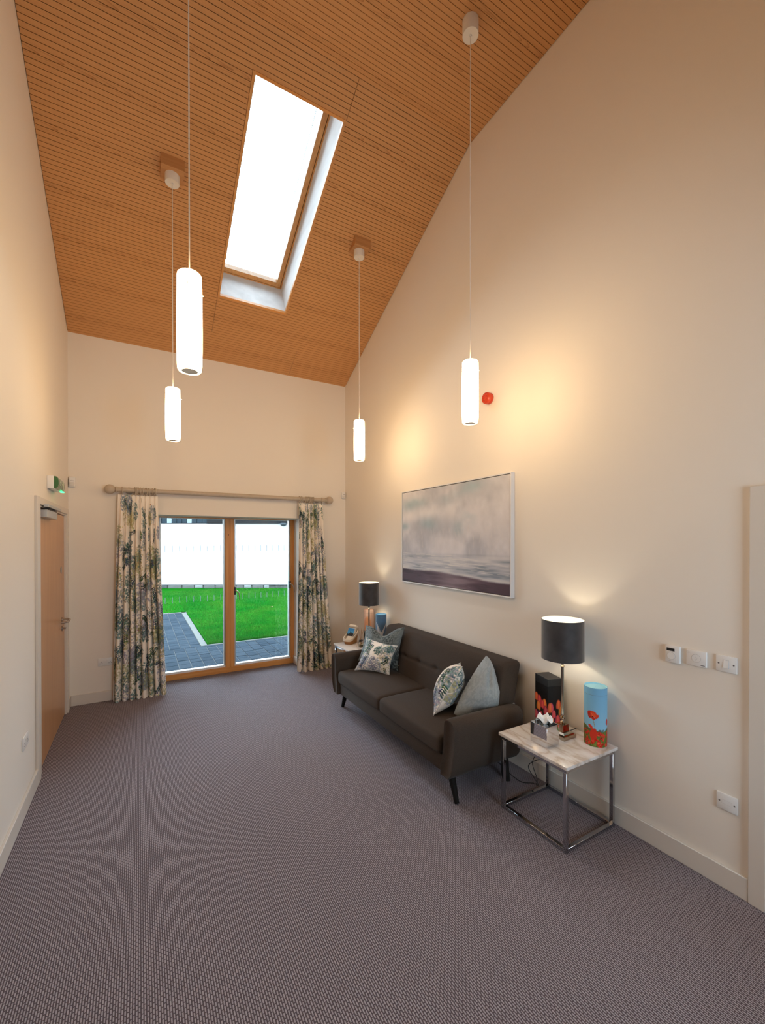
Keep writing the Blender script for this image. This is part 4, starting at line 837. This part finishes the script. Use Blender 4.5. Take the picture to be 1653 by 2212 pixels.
# viewer's right on the right wall is towards -y; local +x maps to world +y when rotated by +90, so mirror
def flipx(fn):
    def g_(t): t.scale = (-1, 1, 1); fn(t)
    return g_
def sw_ctrl(t):
    y = .014; disc(t, 'button_ring', 0, .0, .0225, y, y + .0008, M_line); disc(t, 'button', 0, .0, .0212, y, y + .0018, M_white); disc(t, 'centre_ring', 0, 0, .006, y + .0018, y + .0022, M_line, 20); disc(t, 'centre_button', 0, 0, .005, y + .0018, y + .0027, M_white, 20)
    for z in (.013, -.013): mp(t, 'arrow_mark', -.0015, .0015, y + .0018, y + .0022, z - .0012, z + .0012, M_line)
    mp(t, 'maker_mark', .022, .042, y, y + .0005, -.036, -.032, M_grey); bm = bmesh.new(); tube(bm, [(-.046, y, .034), (-.046, y, .026), (-.036, y, .022), (-.032, y, .028), (-.038, y, .033), (-.042, y, .031), (-.044, y, .037)], .0005, 5); obj('house_symbol', bm, M_line, t)
def sw_light(t):
    y = .0105; mp(t, 'rocker_surround', -.0125, .0125, y - .0002, y + .0004, -.022, .022, M_line); bm = bmesh.new(); prism(bm, [(y - .001, -.0205), (y + .0055, -.0205), (y + .001, .0205), (y - .001, .0205)], -.0112, .0112, 'x'); obj('rocker', bm, M_white, t)
    for x in (-.052, .052): disc(t, 'screw', x * .66 / .66 if False else x * .64, 0, .0042, y, y + .0006, M_grey, 16)
def sw_spur(t):
    y = .0105; mp(t, 'cover_edge', -.0225, .0225, y - .0002, y + .0002, -.0105, .0105, M_line); mp(t, 'cover', -.0218, .0218, y - .0002, y + .0006, -.0098, .0098, M_white)
    for x in (-.0333, .0333): disc(t, 'screw', x, 0, .0042, y, y + .0006, M_grey, 16)
def sock(t):
    y = .0105
    for s in (-1, 1):
        for (dx, dz, w_, h_) in ((0, .004, .0045, .009), (-.011, -.010, .008, .004), (.011, -.010, .008, .004)): mp(t, 'pin_hole', s * .044 + dx - w_ / 2, s * .044 + dx + w_ / 2, y, y + .0006, dz - .006 - h_ / 2, dz - .006 + h_ / 2, M_black)
        mp(t, 'rocker', s * .016 - .006, s * .016 + .006, y, y + .003, .006, .026, M_white, .001)
plate('thermostat', 'thermostat', 'white thermostat with a small dark display and dial, left of the three wall controls', 'right', 1.290, 1.191, .076, .097, .022, flipx(sw_thermo))
plate('ventilation_control', 'wall control', 'white square control panel with a round button, middle of the three wall controls', 'right', 1.172, 1.194, .098, .086, .014, flipx(sw_ctrl))
plate('light_switch', 'light switch', 'white single rocker light switch nearest the cream door casing', 'right', 1.034, 1.196, .094, .088, .0105, flipx(sw_light), bev=.0045)
plate('fused_spur', 'wall outlet', 'white blank outlet plate low on the right wall beside the door casing', 'right', 1.028, .459, .094, .088, .0105, flipx(sw_spur), bev=.0045)
plate('double_socket', 'socket', 'white double socket low on the back wall beside the left curtain', 'back', -.345, .455, .150, .090, .0105, sock, bev=.0045)
plate('double_socket', 'socket', 'white double socket low on the left wall this side of the door', 'left', 3.73, .480, .150, .090, .0105, sock, bev=.0045)
def pir(x, z, label, s=1.0):
    t = empty('motion_sensor', (x, D, z), PI); tag(t, label, 'sensor'); tilt = 0
    bm = bmesh.new(); prof = [(.001, -.062), (.030, -.060), (.046, -.038), (.050, .0), (.044, .045), (.030, .058), (.001, .060)]
    soft_box('body', (.062 * s, .046 * s, .116 * s), .015 * s, M_white, t, (0, .024 * s, 0), seg=(3, 2, 5)); soft_box('lens', (.046 * s, .012 * s, .044 * s), .006 * s, mat('frosted_lens', (.70, .68, .66, 1), .3, bump=(30, .05)), t, (0, .047 * s, -.026 * s), seg=(3, 1, 3))
    B('indicator_slot', -.018 * s, .018 * s, .0465 * s, .048 * s, .008 * s, .012 * s, M_grey, t); return t
pir(-.650, 2.513, 'white motion sensor in the back left corner beside the exit sign'); pir(2.668, 2.541, 'white motion sensor in the back right corner right of the curtain pole', .92)
# ---- exit sign
ex = empty('exit_sign', (XL, 4.62, 2.355), -PI / 2); tag(ex, 'green illuminated running man exit sign above the left door', 'exit sign')   # local x along -y? handled by world boxes
ex.rotation_euler = (0, 0, 0); EI = Matrix.Translation((-XL, -4.62, -2.355))
def E(o): return keep(o)
bm = bmesh.new(); box(bm, XL + .001, XL + .050, 4.585, 4.93, 2.308, 2.418, .004, 2); E(obj('housing', bm, M_white, ex, True))
M_green = mat('green_sign_lens', (0.035, 0.14, 0.045, 1), .15, spec=.6, noise=(6, (0.045, 0.17, 0.055, 1))); M_pict = mat('pale_pictogram', (0.62, 0.66, 0.52, 1), .4)
arc = [(XL + .050, -.052), (XL + .066, -.050), (XL + .078, -.036), (XL + .082, -.015), (XL + .082, .015), (XL + .078, .036), (XL + .066, .050), (XL + .050, .052)]
bm = bmesh.new(); prism(bm, [(x, 2.363 + z) for x, z in arc], 4.587, 4.928, 'y'); ln = E(obj('lens', bm, M_green, ex, True, 50))
xs = XL + .0823
def pict(name, pts, m=M_pict):
    bm = bmesh.new(); prism(bm, [(y + .115, 2.363 + z * .9) for y, z in pts], xs, xs + .001, 'x'); return E(obj(name, bm, m, ln))
pict('running_figure', [(4.565, .030), (4.580, .034), (4.590, .024), (4.600, .020), (4.614, .004), (4.606, .000), (4.594, .010), (4.590, -.004), (4.602, -.016), (4.604, -.036), (4.594, -.036), (4.590, -.020), (4.574, -.010), (4.562, -.024), (4.546, -.028), (4.546, -.020), (4.558, -.014), (4.566, .006), (4.554, .000), (4.546, .008), (4.556, .018)])
bm = bmesh.new(); lathe(bm, [(.008, 0), (.008, .001)], 16, (xs, 4.707, 2.363 + .034), axis='x'); E(obj('figure_head', bm, M_pict, ln, True))
pict('arrow', [(4.650, .005), (4.678, .005), (4.678, .016), (4.700, .0), (4.678, -.016), (4.678, -.005), (4.650, -.005)]); pict('door_mark', [(4.735, .040), (4.750, .040), (4.750, -.040), (4.735, -.040)])
bm = bmesh.new(); box(bm, XL + .052, XL + .080, 4.87, 4.925, 2.302, 2.312, .002, 1); E(obj('status_light', bm, emis('green_led', (.10, 1.0, .35), 2.2), ex, True))
# ---- red sounder
sd = empty('alarm_sounder', (XR, 2.795, 3.117)); tag(sd, 'round red fire alarm sounder high on the right wall', 'alarm'); M_red = mat('red_plastic', (0.62, 0.055, 0.018, 1), .3, bump=(60, .03))
bm = bmesh.new(); lathe(bm, [(.048, -.001), (.050, -.004), (.050, -.020), (.047, -.022), (.047, -.026), (.050, -.028), (.050, -.044), (.047, -.052), (.040, -.056), (.038, -.052)], 40, axis='x', cap=False); obj('body', bm, M_red, sd, True)
bm = bmesh.new(); lathe(bm, [(.0385, -.050), (.037, -.054), (.015, -.056), (.012, -.060), (.005, -.061), (.001, -.061)], 32, axis='x', cap=False); obj('face_disc', bm, M_red, sd, True)
for k in range(10):
    a = 2 * PI * k / 10; T('sound_slot', [(-.0562, .020 * math.cos(a), .020 * math.sin(a)), (-.0560, .030 * math.cos(a), .030 * math.sin(a))], .0012, mat('dark_red', (.25, .02, .01, 1), .5), sd, 5)
# ---- cables under and on the near table
M_cable = mat('black_cable', (0.010, 0.010, 0.010, 1), .45, bump=(100, .02))
t = empty('lamp_cable', (2.6, 2.2, 0)); tag(t, 'black lamp cable looping down behind the near marble table', 'cable'); inv = Matrix.Translation((-2.6, -2.2, 0))
o = T('flex', catmull([(2.555, 1.905, .5255), (2.62, 1.885, .538), (2.665, 1.90, .530), (2.6975, 1.93, .50), (2.6985, 2.0, .36), (2.696, 2.09, .20), (2.66, 2.21, .17), (2.62, 2.28, .10), (2.62, 2.22, .03), (2.58, 2.15, .028), (2.56, 2.19, .027), (2.53, 2.27, .006), (2.545, 2.40, .005), (2.58, 2.50, .005), (2.60, 2.70, .005)], 8), .0028, M_cable, t, 8); o.matrix_parent_inverse = inv
t = empty('extension_cable', (2.65, 2.1, 0)); tag(t, 'second black cable hanging in a loop against the wall under the near table', 'cable'); inv = Matrix.Translation((-2.65, -2.1, 0))
o = T('flex', catmull([(2.6985, 2.00, .150), (2.690, 2.02, .160), (2.680, 2.04, .18), (2.665, 2.10, .205), (2.65, 2.21, .215), (2.62, 2.24, .14), (2.63, 2.205, .032), (2.60, 2.19, .006)], 8), .0028, M_cable, t, 8); o.matrix_parent_inverse = inv
# ================================================================= OUTSIDE
GZ = -0.03
M_soil = mat('soil_ground', (0.10, 0.085, 0.06, 1), .95, bump=(20, .5)); structure(B('ground', -14, 22, 6.34, 34, GZ - .12, GZ - .035, M_soil))
# paving blocks near the doors
M_pave = [mat('slate_block_%s' % n_, c, .75, noise=(14, tuple(q * .8 for q in c[:3]) + (1,)), bump=(60, .3), spec=.03) for n_, c in (('a', (0.012, 0.020, 0.029, 1)), ('b', (0.009, 0.016, 0.024, 1)), ('c', (0.015, 0.023, 0.032, 1)))]
BLK = {}
def blocks(name, x0, x1, y0, y1, seed):
    g = random.Random(seed); root = structure(empty(name, (x0, y0, GZ))); ncol = int(round((x1 - x0) / .172)); wc = (x1 - x0) / ncol
    B('joint_bed', 0, x1 - x0, 0, y1 - y0, -.035, -.008, mat('dark_joint_sand', (0.035, 0.035, 0.035, 1), .95, bump=(90, .3)), root)
    for c in range(ncol):
        y = y0 - g.random() * .08
        while y < y1 - .03:
            L_ = g.choice((.12, .15, .18, .23)); ya, yb_ = max(y, y0), min(y + L_, y1)
            if yb_ - ya > .03:
                key = (round(wc, 3), round(yb_ - ya, 2), g.randrange(3))
                if key not in BLK:
                    bm = bmesh.new(); lw, ll = wc / 2 - .0045, key[1] / 2 - .0045; box(bm, -lw, lw, -ll, ll, -.03, 0, .004, 1); me = bpy.data.meshes.new('paving_block'); bmesh.ops.recalc_face_normals(bm, faces=bm.faces); bm.to_mesh(me); bm.free(); me.materials.append(M_pave[key[2]]); BLK[key] = me
                o = bpy.data.objects.new('paving_block', BLK[key]); COL.objects.link(o); o.parent = root; o.location = ((c + .5) * wc, (ya + yb_) / 2 - y0, g.uniform(-.003, .002))
            y += L_
    return root
blocks('patio_paving', -.35, 3.6, 6.42, 8.18, 4); blocks('garden_path', -.55, .95, 8.18, 12.25, 6)
M_kerb = mat('pale_concrete_kerb', (0.078, 0.078, 0.072, 1), .9, noise=(25, (0.062, 0.062, 0.058, 1)), bump=(80, .3), spec=.1)
kb = structure(empty('kerb_edging', (.95, 8.18, GZ)))
def kerb(x0, x1, y0, y1):
    B('kerb_stone', x0 - .95, x1 - .95, y0 - 8.18, y1 - 8.18, -.04, .004, M_kerb, kb, bev=.004, seg=1)
y = 8.185
while y < 12.3: kerb(.952, 1.06, y + .003, min(y + .60, 12.36) - .003); y += .60
x = 1.062
while x < 5.0: kerb(x + .003, x + .597, 8.185, 8.235); x += .60
x = -.55
while x < .95: kerb(x + .003, x + .60, 12.26, 12.36); x += .60
# lawn with blades
M_lawn = mat('lawn_turf', (0.0015, 0.052, 0.003, 1), 1.0, noise=(1.6, (0.006, 0.064, 0.004, 1)), bump=(60, 1.0), spec=0); M_blade = mat('grass_blade', (0.006, 0.080, 0.009, 1), 1.0, noise=(1.1, (0.030, 0.105, 0.012, 1)), spec=0)
bm = bmesh.new(); box(bm, 1.07, 16, 8.25, 12.37, GZ - .05, GZ + .012); box(bm, -12, 16, 12.37, 30, GZ - .05, GZ + .012); lw = structure(obj('lawn', bm, M_lawn))
g = np.random.default_rng(12); N = 110000
yb = 8.25 + (g.random(N) ** 1.5) * 9.2; xc = 1.05 + g.random(N) * (yb * .55 - .6); xc = np.where((yb > 12.38) & (g.random(N) < .5), .1 + g.random(N) * (yb * .4), xc); 
ok = ~((xc < 1.07) & (yb < 12.38)); yb, xc = yb[ok], xc[ok]; N = len(yb)
hh = .022 + .022 * g.random(N); an = g.random(N) * 2 * PI; wd = .004 + .0006 * (yb - 8); lx, ly = g.normal(0, .012, N), g.normal(0, .012, N)
V_ = np.zeros((N, 3, 3)); V_[:, 0] = np.stack([xc - wd * np.cos(an), yb - wd * np.sin(an), np.full(N, GZ + .008)], 1); V_[:, 1] = np.stack([xc + wd * np.cos(an), yb + wd * np.sin(an), np.full(N, GZ + .008)], 1); V_[:, 2] = np.stack([xc + lx, yb + ly, GZ + .010 + hh], 1)
me = bpy.data.meshes.new('grass_blades'); me.vertices.add(N * 3); me.vertices.foreach_set('co', V_.ravel()); me.loops.add(N * 3); me.loops.foreach_set('vertex_index', np.arange(N * 3, dtype=np.int32)); me.polygons.add(N); me.polygons.foreach_set('loop_start', np.arange(0, N * 3, 3, dtype=np.int32)); me.update(calc_edges=True)
gb = link('grass_blades', me, M_blade, lw); gb['kind'] = 'stuff'
for i, (lx_, ly_) in enumerate(((1.62, 9.15), (3.05, 9.05), (3.2, 11.8))):
    bm = bmesh.new(); vs = [bm.verts.new((.05 * math.cos(a) * (1 if k % 2 else .5), .03 * math.sin(a), .01 * math.sin(2 * a))) for k, a in enumerate(np.linspace(0, 2 * PI, 10, endpoint=False))]; f = bm.faces.new(vs); r_ = bmesh.ops.extrude_face_region(bm, geom=[f]); bmesh.ops.translate(bm, vec=(0, 0, .002), verts=[q for q in r_['geom'] if isinstance(q, bmesh.types.BMVert)])
    o = obj('fallen_leaf', bm, mat('brown_leaf', (0.10, 0.05, 0.02, 1), .8), None, loc=(lx_, ly_, GZ + .045), rot=(0, 0, i * 1.3)); tag(o, ('dry brown leaf on the lawn seen through the left pane', 'dry brown leaf on the lawn low in the right pane', 'dry brown leaf on the lawn high in the right pane')[i], 'leaf')
# white garden building across the lawn
gw = empty('garden_building', (3.55, 17.3, GZ), -yaw); tag(gw, 'white rendered building wall with dark eaves beyond the lawn', 'building')
# local x runs along the wall, local y away from the house
M_rend = mat('white_render', (0.300, 0.275, 0.28, 1), .9, noise=(.8, (0.27, 0.25, 0.26, 1)), bump=(40, .2)); o0 = -6.2
B('rendered_wall', o0 - 4, 5.5, 0, .4, .150, 2.60, M_rend, gw); B('base_slab', o0 - 4, 5.5, .03, .4, -.05, .150, mat('grey_stone_mortar', (0.05, 0.05, 0.045, 1), .9, noise=(9, (0.025, 0.027, 0.025, 1)), bump=(30, .8)), gw); B('drip_bead', o0 - 4, 5.5, -.012, 0, .142, .158, mat('grey_drip_bead', (0.02, 0.026, 0.03, 1), .5), gw)
g = random.Random(3); M_st = [mat('stone_' + n_, c, .9, bump=(25, .7), noise=(12, tuple(q * .75 for q in c[:3]) + (1,))) for n_, c in (('pale', (0.13, 0.135, 0.13, 1)), ('mid', (0.06, 0.06, 0.055, 1)), ('dark', (0.03, 0.033, 0.033, 1)), ('rust', (0.08, 0.055, 0.03, 1)))]
x = -6.5
while x < 0.9:
    L_ = g.uniform(.18, .62); k = (0 if g.random() < .55 else 1) if x > -2.6 else g.choice((1, 1, 2, 2, 3, 1)); hh_ = g.uniform(.09, .15)
    soft_box('base_stone', (L_ - .03, .06, hh_), .022, M_st[k], gw, (x + L_ / 2, .015, .148 - hh_ / 2 - g.uniform(0, .02)), seg=(4, 2, 2), k=2); x += L_
M_eave = mat('dark_grey_fascia', (0.010, 0.010, 0.011, 1), .9, bump=(20, .1), spec=.05); B('fascia', -1.4, 5.5, -.06, .4, 2.575, 2.95, M_eave, gw); M_slate = mat('blue_grey_cladding', (0.010, 0.017, 0.023, 1), .8, bump=(20, .2), spec=.1); B('cladding_band', o0 - 4, -1.4, .0, .4, 2.58, 2.95, M_slate, gw)
for i in range(12):
    B('cladding_panel', -3.8 + i * .2 + .01, -3.8 + (i + 1) * .2 - .01, -.03, 0, 2.60, 2.93, M_slate if i % 4 else mat('pale_window_strip', (0.08, 0.11, 0.13, 1), .2), gw)
B('roof', o0 - 4, 5.5, -.1, 3.0, 2.95, 3.05, M_eave, gw)
bm = bmesh.new(); lathe(bm, [(.001, -.10), (.06, -.09), (.10, -.06), (.125, -.01), (.125, .02), (.10, .03)], 28, cap=False); dm = obj('dome_camera', bm, mat('grey_blue_dome', (0.012, 0.018, 0.024, 1), .6, bump=(20, .02)), None, True); dm.location = gw.location + Vector((.8, -.22, 0)); 
vx, vy = math.cos(-yaw), math.sin(-yaw); lx0 = 1.66
dm.location = (gw.location.x + lx0 * vx - (-.20) * vy, gw.location.y + lx0 * vy + (-.20) * vx, GZ + 2.56); tag(dm, 'grey dome security camera under the eaves outside, top right of the doors', 'camera')
